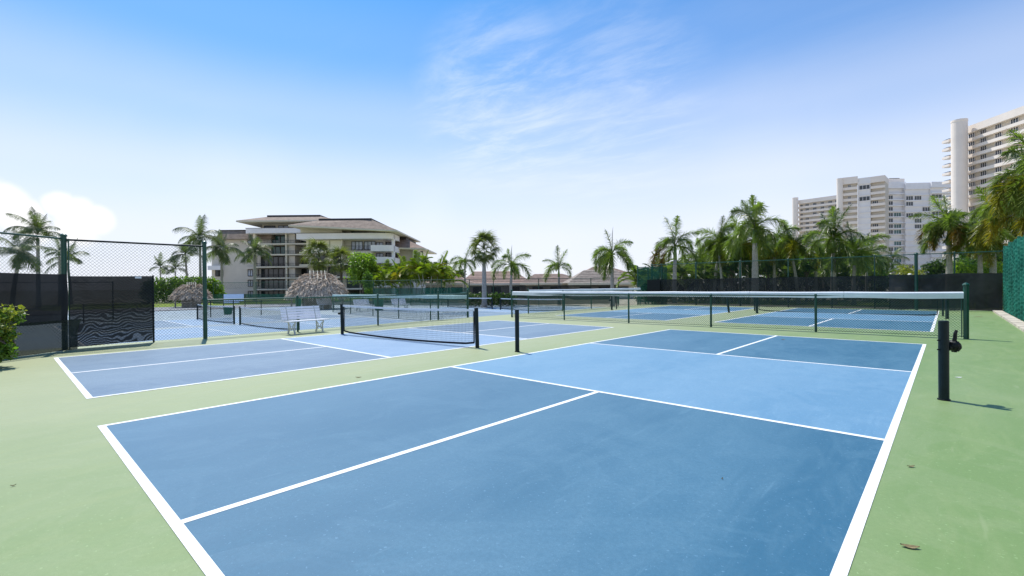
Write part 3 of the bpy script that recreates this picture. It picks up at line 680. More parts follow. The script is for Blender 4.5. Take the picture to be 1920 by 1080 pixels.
def lamp(px, d, z, zt, label, r=.14):
    p = at(px, d); t = thing('garden_lamp', label, 'lamp', (p.x, p.y, z))
    b = MB(); b.bar((0, 0, 0), (0, 0, zt-z-r), .035, 8); b.build('lamp_post', m_postg, t)
    b = MB(); b.lathe([(r*math.sin(PI*i/8)+.001, -r*math.cos(PI*i/8)) for i in range(9)], (0, 0, zt-z-r*.3), 14); b.build('globe', m_lamp, t, smooth=True)
lamp(1706, 33, 0, zat(1706, 515, 33), 'round milky globe lamp just above the right windscreen')
lamp(1240, 44, LZ, zat(1240, 523, 44), 'round milky globe lamp behind the green fence corner', .16)
lamp(1293, 44, LZ, zat(1293, 516, 44), 'pale lamp head among the slender trunks', .13)

# ------------------------------------------------------------------ foliage builders
def ribbon(vs, fs, p, d, up, Lf, wd, droop, seg=3):
    d = d/np.linalg.norm(d); side = np.cross(d, up); nn = np.linalg.norm(side); side = side/(nn if nn > 1e-5 else 1)
    b = len(vs)
    for i in range(seg+1):
        t = i/seg; q = p + d*Lf*t + np.array([0, 0, -droop*Lf*t*t]); w_ = wd*(1-t)**.7*(.6+.8*min(t*3, 1)*(1-t*.4)) if i < seg else wd*.05
        vs.append(q+side*w_*.5); vs.append(q-side*w_*.5)
    for i in range(seg): fs.append((b+2*i, b+2*i+1, b+2*i+3, b+2*i+2))
def frond_mesh(name, m, kind, e0, droop, L=1.0, seed=0):
    """frond growing from the origin along +X in the XZ plane, unit length"""
    r = np.random.default_rng(seed); vs = []; fs = []; n = 26; pts = []; q = np.zeros(3); ang = e0
    for i in range(n+1):
        pts.append(q.copy()); t = i/n; ang = e0-droop*t**(1.0 if kind == 'fox' else 1.25); q = q + np.array([math.cos(ang), 0, math.sin(ang)])*L/n
    pts = np.array(pts)
    # rachis
    b = MB(); b.path([tuple(p) for p in pts[::2]], [.013*(1-.85*i/(len(pts[::2])-1)) for i in range(len(pts[::2]))], 4, caps=False)
    vs += [np.array(v) for v in b.v]; fs += list(b.f)
    ns = {'fox': 32, 'coco': 44, 'areca': 30}[kind]
    for i in range(ns):
        t = .14+.86*(i+r.random()*.5)/ns if kind != 'fox' else .16+.84*(i+.3*r.random())/ns
        k = t*n; i0 = min(int(k), n-1); p = pts[i0]*(1-(k-i0))+pts[i0+1]*(k-i0); tan = pts[i0+1]-pts[i0]; tan /= np.linalg.norm(tan)
        sidev = np.array([0, 1., 0]); upv = np.cross(tan, sidev); 
        prof = math.sin(PI*min(1, .12+t*.93))**.6
        if kind == 'fox':
            for a in range(5):
                th = 2*PI*(a/5)+r.random()*1.0; o = sidev*math.cos(th)+upv*math.sin(th)
                ribbon(vs, fs, p, o*.85+tan*.62+r.normal(0, .16, 3), tan, .255*prof*(.75+.4*r.random())*L, .021*L, .35, 2)
        elif kind == 'coco':
            for sg in (-1, 1):
                ribbon(vs, fs, p, sidev*sg*.85+tan*.62+upv*(-.10+.22*r.random())+r.normal(0, .05, 3), upv, .30*prof*(.75+.4*r.random())*L, .019*L, .75, 3)
        else:
            for sg in (-1, 1):
                ribbon(vs, fs, p, sidev*sg*.75+tan*.65-upv*-.45+r.normal(0, .06, 3), tan, .30*prof*L, .034*L, .35, 3)
    quads = np.array([f if len(f) == 4 else (f+(f[-1],)) for f in fs])
    return mesh_np(name, np.array(vs), quads, m)
def fan_mesh(name, m, seed=0):
    r = np.random.default_rng(seed); vs = []; fs = []
    b = MB(); b.path([(0, 0, 0), (.3, 0, .04), (.55, 0, 0)], [.012, .009, .007], 4, caps=False); vs += [np.array(v) for v in b.v]; fs += list(b.f)
    for i in range(20):
        th = -2.0+4.0*i/19; ribbon(vs, fs, np.array([.55, 0, 0]), np.array([math.cos(th), math.sin(th), .3*math.cos(th*1.4)+r.normal(0, .12)]), np.array([0, 0, 1.]), .46*(.75+.3*r.random()), .042, .8, 3)
    return mesh_np(name, np.array(vs), np.array(fs), m)
CL = [(1.42, .55), (1.28, 1.6), (1.1, 2.3), (.85, 2.5), (.55, 2.3), (.2, 1.9), (-.25, 1.2)]
SP = {}
for kind, mm in (('fox', {'g': m_fox, 'y': m_foxy, 'b': m_foxb}), ('coco', {'g': m_coco, 'y': m_foxb}), ('areca', {'g': m_areca, 'y': m_foxy, 'd': m_fox})):
    for key, m_ in mm.items():
        SP[kind, key] = [[frond_mesh('frond', m_, kind, e, dr*(1.12 if kind == 'fox' else .9), 1, 10*ci_+v) for v in range(2)] for ci_, (e, dr) in enumerate(CL)]
FAN = [fan_mesh('fan_leaf', m_fan, i) for i in range(3)]
PR = random.Random(5)
def palm(px, base_d, zb, crown_py, frond_px, label, kind='fox', nf=13, tr=.14, lean=0, group=None, tall=0, spear=False, colours='g', low=.9, wx=None, trunk_m=None):
    d = base_d; p = at(px, d); zc_ = zat(px, crown_py, d); Lf = frond_px/FPX*d*(1.42 if kind == 'fox' else 1.25)
    low *= PR.uniform(.8, 1.3); t = thing('palm_tree', label, 'palm', (p.x, p.y, zb), group=group)
    H = zc_-zb; sh = min(.9, H*.18) if kind == 'fox' else .25; off = rd*lean
    b = MB(); pts = []; rad = []
    for i in range(9):
        s = i/8; pts.append((off.x*s**1.6, off.y*s**1.6, -.1+(H-sh)*s)); rad.append(tr*(1.25-.5*s if i else 1.6)*(1.02 if i % 2 else .97))
    b.path(pts, rad, 10); b.build('trunk', trunk_m or m_trunk, t, smooth=True)
    if kind == 'fox':
        b = MB(); b.path([(pts[-1][0], pts[-1][1], pts[-1][2]-.02), (pts[-1][0], pts[-1][1], pts[-1][2]+sh*.5), (off.x, off.y, H+.1)], [tr*.85, tr*.8, tr*.4], 10); b.build('crownshaft', m_shaft, t, smooth=True)
    if spear:
        b = MB(); b.path([(off.x, off.y, H), (off.x+.05, off.y, H+Lf*.6), (off.x+.12, off.y, H+Lf*.8)], [.04, .03, .006], 6); b.build('spear_leaf', m_trunk, t)
    if kind == 'fan':
        for i in range(nf):
            a = i*2.399+PR.random()*.5; e = R_(80-140*(i/nf)+PR.uniform(-14, 14)); r = .5*0
            inst('fan_leaf', FAN[i % 3], t, (off.x, off.y, H), (PR.uniform(-.3, .3), -e, a), (Lf*.95*PR.uniform(.8, 1.12),)*3)
        return t
    for i in range(nf):
        if 9 < nf < 17 and PR.random() < .11: continue
        a = i*2.399+PR.random()*1.1+px; ci_ = min(6, max(0, int((i/(nf-1))**(low*(.75 if kind == 'fox' else 1))*6.2+PR.uniform(-.6, .6))))
        if kind == 'areca': ci_ = min(4, ci_)
        col_ = colours[i % len(colours)] if (i > nf*.45) else 'g'
        if (kind, col_) not in SP: col_ = 'g'
        s = Lf*PR.uniform(.78, 1.15)
        inst('frond', SP[kind, col_][ci_][PR.randrange(2)], t, (off.x, off.y, H+.05-.03*i/nf), (PR.uniform(-.15, .15), 0, a), (s, s, s))
    return t
def areca(px, d, zb, top_py, label, n=5, fpx=26, group=None, colours='g', spread=.6):
    p = at(px, d); t = thing('areca_palm', label, 'palm', (p.x, p.y, zb), group=group); H = zat(px, top_py, d)-zb; Lf = fpx/FPX*d*1.5
    for s in range(n):
        a = s*2.4+px; ox, oy = math.cos(a)*spread*.5, math.sin(a)*spread*.5; tx, ty = math.cos(a)*spread*1.3, math.sin(a)*spread*1.3
        h = (H-Lf*.55)*PR.uniform(.62, 1.0); b = MB()
        b.path([(ox, oy, -.1), (ox+(tx-ox)*.4, oy+(ty-oy)*.4, h*.5), (tx, ty, h)], [.05, .042, .04], 7); b.build('stem', m_stem, t, smooth=True)
        for i in range(9):
            q = i*2.399+PR.random()+s; sc = Lf*PR.uniform(.7, 1.1); ci_ = [0, 1, 1, 2, 2, 3, 3, 4, 4][i]
            inst('frond', SP['areca', 'y' if ('y' in colours and PR.random() < .15) else colours[0]][ci_][PR.randrange(2)], t, (tx, ty, h), (PR.uniform(-.2, .2), 0, q), (sc,)*3)
    return t
def leaf_cloud(name, clumps, n, size, m, parent=None, seed=0, shell=.35):
    r = np.random.default_rng(seed); C = np.array([c[:3] for c in clumps], float); Rr = np.array([c[3:6] if len(c) > 4 else (c[3],)*3 for c in clumps], float)
    wgt = np.prod(Rr, 1)**(2/3); k = r.choice(len(C), n, p=wgt/wgt.sum())
    d = r.normal(size=(n, 3)); d /= np.linalg.norm(d, axis=1)[:, None]; rad = (1-shell*r.random(n)**1.3)*(1+.10*r.normal(size=n))
    P = C[k]+d*Rr[k]*rad[:, None]
    nrm = d+r.normal(0, .75, (n, 3)); nrm /= np.linalg.norm(nrm, axis=1)[:, None]
    u = np.cross(nrm, r.normal(size=(n, 3))); u /= np.linalg.norm(u, axis=1)[:, None]; v = np.cross(nrm, u)
    s = size*(.6+.8*r.random(n))[:, None]; u = u*s; v = v*s*.55
    V = np.stack([P-u*.5, P-v*.5+u*.05, P+u*.5, P+v*.5+u*.05], 1).reshape(-1, 3)
    o = bpy.data.objects.new(name, mesh_np(name, V, np.arange(n*4).reshape(n, 4), m)); COL.objects.link(o)
    if parent: o.parent = parent
    return o
def bushy(name, px, d, zb, top_py, wpx, label, cat, m, n=2500, leaf=.16, trunk=True, dep=1., low_py=None, seed=0, group=None, nc=16):
    p = at(px, d); t = thing(name, label, cat, (p.x, p.y, zb), math.atan2(R0.y, R0.x), group=group); r = random.Random(seed+px)
    Wd = wpx/FPX*d; H = zat(px, top_py, d)-zb; lo = (zat(px, low_py, d)-zb) if low_py else 0
    cl = []
    for i in range(nc):
        a = r.uniform(0, 2*PI); q = math.sqrt(r.random()); zz = lo+(H-lo)*r.uniform(.15, .8); f = 1-.5*abs((zz-lo)/(H-lo)*2-1)**2
        cr = min(Wd, H-lo)*r.uniform(.20, .30); cl.append((math.cos(a)*q*(Wd/2-cr)*f*1.05, math.sin(a)*q*(Wd/2*dep-cr*.7)*f, zz, cr, cr, cr*.85))
    cl.append((0, 0, lo+(H-lo)*.5, Wd*.33, Wd*.33*dep, (H-lo)*.42)); cl.append((r.uniform(-.1, .1)*Wd, 0, H-(H-lo)*.22, Wd*.2, Wd*.2, (H-lo)*.2))
    leaf_cloud('crown' if trunk else 'foliage', cl, n, leaf, m, t, seed=px+seed, shell=.6)
    if trunk:
        b = MB(); b.path([(0, 0, -.1), (.05, 0, lo*.6+H*.1), (0, .05, lo+(H-lo)*.5)], [.13, .1, .05], 8)
        for i in range(4):
            a = i*1.7+px; b.path([(0, 0, max(lo*.8, H*.25)), (math.cos(a)*Wd*.12, math.sin(a)*Wd*.12, lo+(H-lo)*.35), (math.cos(a)*Wd*.28, math.sin(a)*Wd*.28, lo+(H-lo)*.6)], [.07, .05, .02], 6)
        b.build('trunk', m_trunkd, t)
    return t

# ------------------------------------------------------------------ palms (left to right)
GP1 = 'palms behind the left fence'
palm(72, 50, LZ, 440, 46, 'tall coconut palm against the cloud, tallest at the left edge', 'coco', 16, .17, group=GP1)
palm(22, 46, LZ, 478, 44, 'leaning coconut palm at the far left edge of the picture', 'coco', 16, .17, lean=.8, group=GP1)
palm(112, 56, LZ, 474, 26, 'coconut palm just right of the tallest one at left, touching the fence post', 'coco', 12, .13, group=GP1)
palm(133, 60, LZ, 487, 34, 'short coconut palm right of the tall left fence post', 'coco', 13, .15, lean=-.4, group=GP1)
palm(301, 95, LZ, 503, 24, 'small distant palm above the hedge, left of a pair', 'coco', 11, .14, group=GP1)
palm(329, 95, LZ, 505, 22, 'small distant palm above the hedge, right of a pair', 'coco', 11, .14, group=GP1)
palm(352, 74, LZ, 478, 30, 'dark coconut palm with thin trunk left of the tall green post', 'coco', 13, .16, lean=-.3, group=GP1)
palm(376, 70, LZ, 448, 40, 'coconut palm crown directly behind the tall green post', 'coco', 14, .17, group=GP1)
palm(416, 74, LZ, 470, 38, 'drooping coconut palm in front of the beige wall of the apartment building', 'coco', 17, .19, group=GP1, low=.7)
palm(478, 70, LZ, 473, 33, 'bright palm with straight trunk in front of the dark balconies', 'coco', 17, .2, group=GP1, low=.75)
palm(872, 62, LZ, 492, 27, 'small foxtail palm left of the fan palm', 'fox', 10, .13)
palm(838, 66, LZ, 505, 24, 'dark foxtail palm over the green fence left of centre', 'fox', 10, .13)
palm(908, 42, LZ, 466, 33, 'tall sabal fan palm with straight trunk at picture centre', 'fan', 34, .19)
palm(957, 45, LZ, 500, 36, 'foxtail palm with a bare stub pointing up, right of the fan palm', 'fox', 11, .14, spear=True, lean=.1)
palm(1048, 47, LZ, 505, 34, 'short foxtail palm alone against the white sky', 'fox', 8, .13, spear=True, low=1.3)
palm(1148, 42, LZ, 478, 46, 'foxtail palm with tall thin spear left of the green fence corner', 'fox', 14, .17, spear=True)
GR = 'foxtail palms behind the right back fence'
palm(1264, 40, LZ, 464, 48, 'foxtail palm with browning lower fronds, first right of the green corner', 'fox', 13, .19, colours='gb', group=GR, lean=.1)
palm(1338, 46, LZ, 470, 38, 'leaning foxtail palm with a hanging frond, second right of the green corner', 'fox', 12, .15, lean=.4, group=GR)
palm(1388, 44, LZ, 462, 52, 'broad crowned foxtail palm left of the thick pale trunk', 'fox', 17, .15, colours='gy', group=GR)
palm(1416, 38, LZ, 432, 56, 'tallest foxtail palm of the row, thick pale trunk', 'fox', 15, .25, spear=True, group=GR)
palm(1452, 45, LZ, 462, 48, 'dark foxtail palm just right of the thick pale trunk', 'fox', 15, .14, group=GR)
palm(1497, 44, LZ, 468, 46, 'foxtail palm with leaning trunk under the left wing of the white towers', 'fox', 16, .14, lean=-.5, colours='gy', group=GR)
palm(1530, 46, LZ, 478, 40, 'low foxtail palm between the leaning one and the narrow upright one', 'fox', 14, .14, group=GR)
palm(1563, 40, LZ, 452, 50, 'narrow upright foxtail palm in front of the white towers', 'fox', 15, .20, group=GR, low=1.5)
palm(1600, 40, LZ, 478, 50, 'wide drooping foxtail palm right of the narrow upright one', 'fox', 17, .15, lean=.1, group=GR, low=.8)
palm(1368, 52, LZ, 482, 40, 'low foxtail palm filling behind the second and third of the row', 'fox', 12, .12, group=GR)
palm(1315, 52, LZ, 492, 40, 'low dark foxtail palm behind the browning one', 'fox', 13, .12, group=GR)
palm(1355, 44, LZ, 458, 44, 'feathery foxtail palm just left of the broad crowned one', 'fox', 14, .12, group=GR, lean=-.3)
palm(1402, 48, LZ, 478, 44, 'low crowned foxtail palm behind the thick pale trunk', 'fox', 14, .12, group=GR)
palm(1478, 50, LZ, 484, 42, 'low foxtail palm left of the leaning trunk', 'fox', 14, .12, group=GR)
palm(1545, 50, LZ, 488, 40, 'low foxtail palm directly behind the narrow upright one', 'fox', 13, .12, group=GR)
palm(1625, 44, LZ, 490, 40, 'last low foxtail palm at the right end of the row', 'fox', 14, .12, group=GR)
palm(1838, 32, -.3, 452, 50, 'low golden foxtail palm beside the bright green mesh fence', 'fox', 20, .16, group=GR, colours='gy')
palm(1675, 55, LZ, 488, 26, 'small spiky palm in front of the lowest tower floors', 'coco', 12, .13)
palm(1780, 33, -.3, 432, 52, 'large dark foxtail palm in front of the round tower column', 'fox', 25, .2, colours='gb', group=GR, low=.85)
palm(1862, 34, -.3, 422, 58, 'foxtail palm with golden fronds, second from the right edge', 'fox', 24, .2, colours='gy', group=GR, low=.8)
palm(1948, 26, -.3, 335, 84, 'tallest foxtail palm at the right edge with yellowing fronds', 'fox', 26, .2, colours='yg', group=GR, low=.75)
palm(1915, 28, -.3, 400, 70, 'golden foxtail palm partly cut by the right edge of the picture', 'fox', 25, .2, colours='y', group=GR)
AL = 'areca palms right of the thatched hut'
for k_, (px, d, top, n_, f_, lb) in enumerate([
    (706, 62, 492, 5, 26, 'areca palm clump beside the round green tree'), (733, 60, 505, 5, 25, 'low areca palm clump under the curved balconies'),
    (758, 66, 488, 5, 30, 'dark areca palm clump at the right end of the curved balconies'), (780, 60, 483, 6, 30, 'tall bright areca palm clump in front of the right wing'),
    (803, 58, 482, 6, 32, 'brightest areca palm clump with golden green fronds'), (826, 60, 492, 5, 28, 'areca palm clump rightmost before the small foxtail palms'),
    (715, 70, 500, 4, 24, 'areca palm half hidden behind its neighbours near the round tree')]):
    areca(px, d, LZ, top, lb, n_, f_, AL, 'gy', 1.0)
AR = 'slender areca palms behind the right back fence'
words = ['with the palest stems', 'with short stems', 'with bent stems', 'leaning to the left', 'with crowded fronds', 'with sparse fronds', 'with yellowish fronds', 'with dark fronds', 'with straight stems', 'with three bare stems']
places = ['right of the green corner', 'under the browning foxtail palm', 'right of the browning foxtail palm', 'under the hanging frond', 'left of the thick pale trunk', 'right of the thick pale trunk', 'below the leaning trunk', 'left of the narrow upright palm', 'right of the narrow upright palm', 'at the right end of the row']
for k_, (px, d, top) in enumerate([(1222, 44, 490), (1252, 47, 487), (1300, 48, 480), (1336, 50, 478), (1380, 50, 470), (1440, 50, 474), (1484, 50, 476), (1520, 52, 478), (1585, 50, 480), (1632, 50, 490)]):
    areca(px, d, LZ, top, f'slender areca palm clump {words[k_]}, {places[k_]}', 5, 34, AR, 'd', 1.1)

# ------------------------------------------------------------------ hedges, shrubs, trees
p = at(350, 62)
def hedge(name, pxs, d, zb, label, m, n, leaf, cat='hedge', seed=0):
    p = at(pxs[0][0], d); t = thing(name, label, cat, (p.x, p.y, zb)); cl = []
    for (px, py, r) in pxs:
        q = at(px, d); h = zat(px, py, d)-zb; rr = r/FPX*d
        cl.append((q.x-p.x, q.y-p.y, max(h-rr, h*.5), rr, rr, rr)); cl.append((q.x-p.x, q.y-p.y, h*.35, rr*1.05, rr*1.05, h*.4))
    leaf_cloud('foliage', cl, n, leaf, m, t, seed=seed, shell=.45); return t
hedge('hedge', [(x, y, 14) for x, y in ((280, 524), (297, 520), (314, 519), (331, 518), (348, 518), (365, 517), (380, 518), (393, 519), (405, 524))], 62, LZ, 'clipped bright green hedge behind the small thatched hut', m_leafb, 9000, .30)
b_ = bushy('round_tree', 680, 60, LZ, 472, 66, 'round bright green tree in front of the curved balconies', 'tree', m_leafb, 4200, .34, low_py=533)
bushy('shrub', 690, 52, LZ, 502, 26, 'small clipped round shrub below the round green tree', 'shrub', m_leafm, 1500, .2, trunk=False)
palm(598, 66, LZ, 480, 32, 'bushy pale fan palm above the thatched hut', 'fan', 30, .18, trunk_m=m_trunkd)
palm(640, 64, LZ, 490, 28, 'darker fan palm with hanging dead leaves between hut and round tree', 'fan', 28, .2, trunk_m=m_trunkd)
hedge('hedge', [(x, 547+((x*7) % 3), 9) for x in range(880, 962, 10)], 43, LZ, 'low dark hedge in front of the black windscreen at the centre', m_leafd, 3500, .16)
hedge('hedge', [(x, (500 if x < 1370 else 513)+((x*13) % 7), 18 if x < 1370 else 11) for x in range(1205, 1650, 16)], 54, LZ, 'dense dark green undergrowth behind the foxtail palm row', m_leafd, 15000, .34, seed=4)
hedge('hedge', [(x, 484+((x*11) % 9), 14) for x in (1745, 1760, 1775)], 36, -.3, 'dark shrub mass behind the thick post of the back fence', m_leafd, 3000, .2, 'shrub', 5)
for px, top, wd, lb in ((1372, 462, 60, 'leafy green tree filling behind the broad crowned foxtail palm'), (1440, 470, 70, 'leafy green tree behind the tallest foxtail palm, to its right'), (1512, 478, 74, 'leafy green tree behind the palm with the leaning trunk'), (1600, 482, 70, 'leafy green tree behind the wide drooping palm'), (1850, 455, 80, 'leafy tree filling behind the golden palms near the right edge')):
    bushy('leafy_tree', px, 47 if px < 1700 else 39, LZ, top, wd, lb, 'tree', m_leafm if px % 20 else m_fox, 3600, .30, low_py=508)
bushy('shrub', 1705, 36, -.3, 492, 60, 'olive shrub left of the thick post of the back fence', 'shrub', m_leafy, 2600, .17, trunk=False)
bushy('shrub', 1652, 40, LZ, 500, 40, 'olive green shrub below the wide drooping palm', 'shrub', m_leafm, 1800, .18, trunk=False)
hedge('hedge', [(x, 488+((x*17) % 9), 13) for x in (1790, 1806, 1822, 1838, 1854, 1870)], 35, -.3, 'bright green shrub with white flowers above the right windscreen', m_leafb, 6000, .18, 'shrub', 6)
hedge('hedge', [(x, 478+((x*7) % 11), 14) for x in (1800, 1822, 1845, 1868)], 38, -.3, 'dark leafy shrub behind the flowering shrub', m_leafd, 4000, .22, 'shrub', 7)
# yellow tipped bush at the left, in front of the tall fence
p = ground(-14, 690); t = thing('bush', 'dark bush with yellow tips at the lower left, against the tall fence', 'bush', (p.x, p.y, 0), math.atan2(R0.y, R0.x))
r = random.Random(3); cl = []
for i in range(26):
    zz = r.uniform(.1, 1.0); cl.append((r.uniform(-1.1, .36)*(1.08-.35*zz), r.uniform(-.4, .3), zz*.97, .15))
leaf_cloud('foliage', cl, 3600, .075, m_leafm, t, 31, .8)
yt_ = leaf_cloud('yellow_tips', [(c[0], c[1], c[2]+.05, .17) for c in cl if c[2] > .45], 1500, .075, m_leafy, t, 32, .5); yt_['kind'] = 'stuff'
b = MB()
for i in range(8): b.path([(r.uniform(-.1, .1), r.uniform(-.1, .1), 0), (r.uniform(-.4, .3), r.uniform(-.2, .2), .4), (r.uniform(-.8, .5), r.uniform(-.3, .3), .85)], [.02, .014, .006], 5)
b.build('stems', m_trunkd, t)
# tree line far behind
for i, (px, d, top, wd, lb) in enumerate([(690, 150, 520, 90, 'low tree behind the apartment building, left of the areca palms'), (850, 140, 502, 60, 'far flat tree at the right of the apartment building'),
(1300, 90, 490, 90, 'distant tree behind the browning foxtail palm'), (1480, 90, 492, 120, 'distant tree behind the leaning foxtail palm')]):
    bushy('tree', px, d, LZ, top, wd, lb, 'tree', m_leafd, 2500, .6, trunk=True, seed=i, low_py=hor(px)+2)

# ------------------------------------------------------------------ thatched huts
def hut(px, d, zb, wpx, top_py, eave_py, label, seed=0):
    p = at(px, d); rz = math.atan2(R0.y, R0.x); t = thing('thatched_hut', label, 'hut', (p.x, p.y, zb), rz); r = np.random.default_rng(seed)
    W2 = wpx/FPX*d/2; H = zat(px, top_py, d)-zb; E = zat(px, eave_py, d)-zb; D2 = W2*.8; rl = W2*.30
    # roof: rounded hip built from rings
    b = MB(); vs = []; fs = []; K = 9; n = 40
    for k in range(K+1):
        s = k/K; z = E+(H-E)*(1-(1-s)**1.35) ; a_ = W2*(1-s**1.5)+rl*s**1.5; c_ = D2*(1-s**1.25)+.05
        for j in range(n):
            th = 2*PI*j/n; q = 2.6; cx_ = abs(math.cos(th))**(2/q)*np.sign(math.cos(th)); sy_ = abs(math.sin(th))**(2/q)*np.sign(math.sin(th))
            vs.append((cx_*a_+.03*r.normal(), sy_*c_+.03*r.normal(), z+.035*r.normal()-(0.06*abs(r.normal()) if k == 0 else 0)))
    for k in range(K):
        for j in range(n): fs.append((k*n+j, k*n+(j+1) % n, (k+1)*n+(j+1) % n, (k+1)*n+j))
    fs.append(tuple(range(K*n, (K+1)*n))); b.add(vs, fs); b.build('thatch_roof', m_thatch, t)
    # shaggy strands
    V = []; Q = []
    for i in range(5200):
        k = r.random()*K; j = r.random()*n; k0 = min(int(k), K-1); j0 = int(j); f = k-k0; g_ = j-j0
        A = lambda kk, jj: np.array(vs[kk*n+jj % n])
        P_ = (A(k0, j0)*(1-g_)+A(k0, j0+1)*g_)*(1-f)+(A(k0+1, j0)*(1-g_)+A(k0+1, j0+1)*g_)*f
        dn = A(k0, j0)-A(k0+1, j0); dn /= np.linalg.norm(dn)+1e-6; o_ = np.array([P_[0]*.6, P_[1], .0]); o_ /= np.linalg.norm(o_)+1e-6
        dd = dn+o_*.25+r.normal(0, .22, 3); dd /= np.linalg.norm(dd); Lr = (.18+.22*r.random())*(1.5 if k < 1.2 else 1); sd_ = np.cross(dd, o_+r.normal(0, .3, 3)); sd_ /= np.linalg.norm(sd_)+1e-6
        P_ = P_+o_*.02+np.array([0, 0, .03]); w_ = .022+.03*r.random(); bI = len(V)
        V += [P_-sd_*w_, P_+sd_*w_, P_+dd*Lr+sd_*w_*.4+o_*.05, P_+dd*Lr-sd_*w_*.4+o_*.05]; Q.append((bI, bI+1, bI+2, bI+3))
    o = bpy.data.objects.new('thatch_strands', mesh_np('thatch_strands', np.array(V), np.array(Q), m_thatch2)); COL.objects.link(o); o.parent = t; o['kind'] = 'stuff'
    nr_ = 9
    for i in range(nr_):
        x = -rl*.95+2*rl*.95*i/(nr_-1)
        b = MB(); b.bar((x-.06, .05, H+.30), (x+.42, -D2*.55, E+.74*(H-E)), .028, 6); b.bar((x+.10, -.05, H+.24), (x-.25, D2*.5, E+.76*(H-E)), .028, 6); b.build('ridge_stick', m_trunkd if i % 2 else m_cream, t)
    for sx in (-.78, -.3, .3, .78):
        for sy in (-.62, .62):
            b = MB(); b.bar((sx*W2, sy*D2, -.05), (sx*W2, sy*D2, E+.25), .07, 8); b.build('pole', m_wood, t)
    b = MB(); b.box((0, -.62*D2, E-.02), (W2*1.7, .1, .12)); b.box((0, .62*D2, E-.02), (W2*1.7, .1, .12)); b.build('beam', m_wood, t)
    b = MB(); b.box((0, 0, .45), (W2*.9, D2*.5, .9)); b.build('counter', m_wood, t)
    return t
hut(596, 41, LZ, 98, 514, 553, 'large thatched hut in front of the apartment building', 1)
hut(359, 47, LZ, 54, 535, 556, 'small thatched hut in front of the hedge, left of the tall green post', 2)

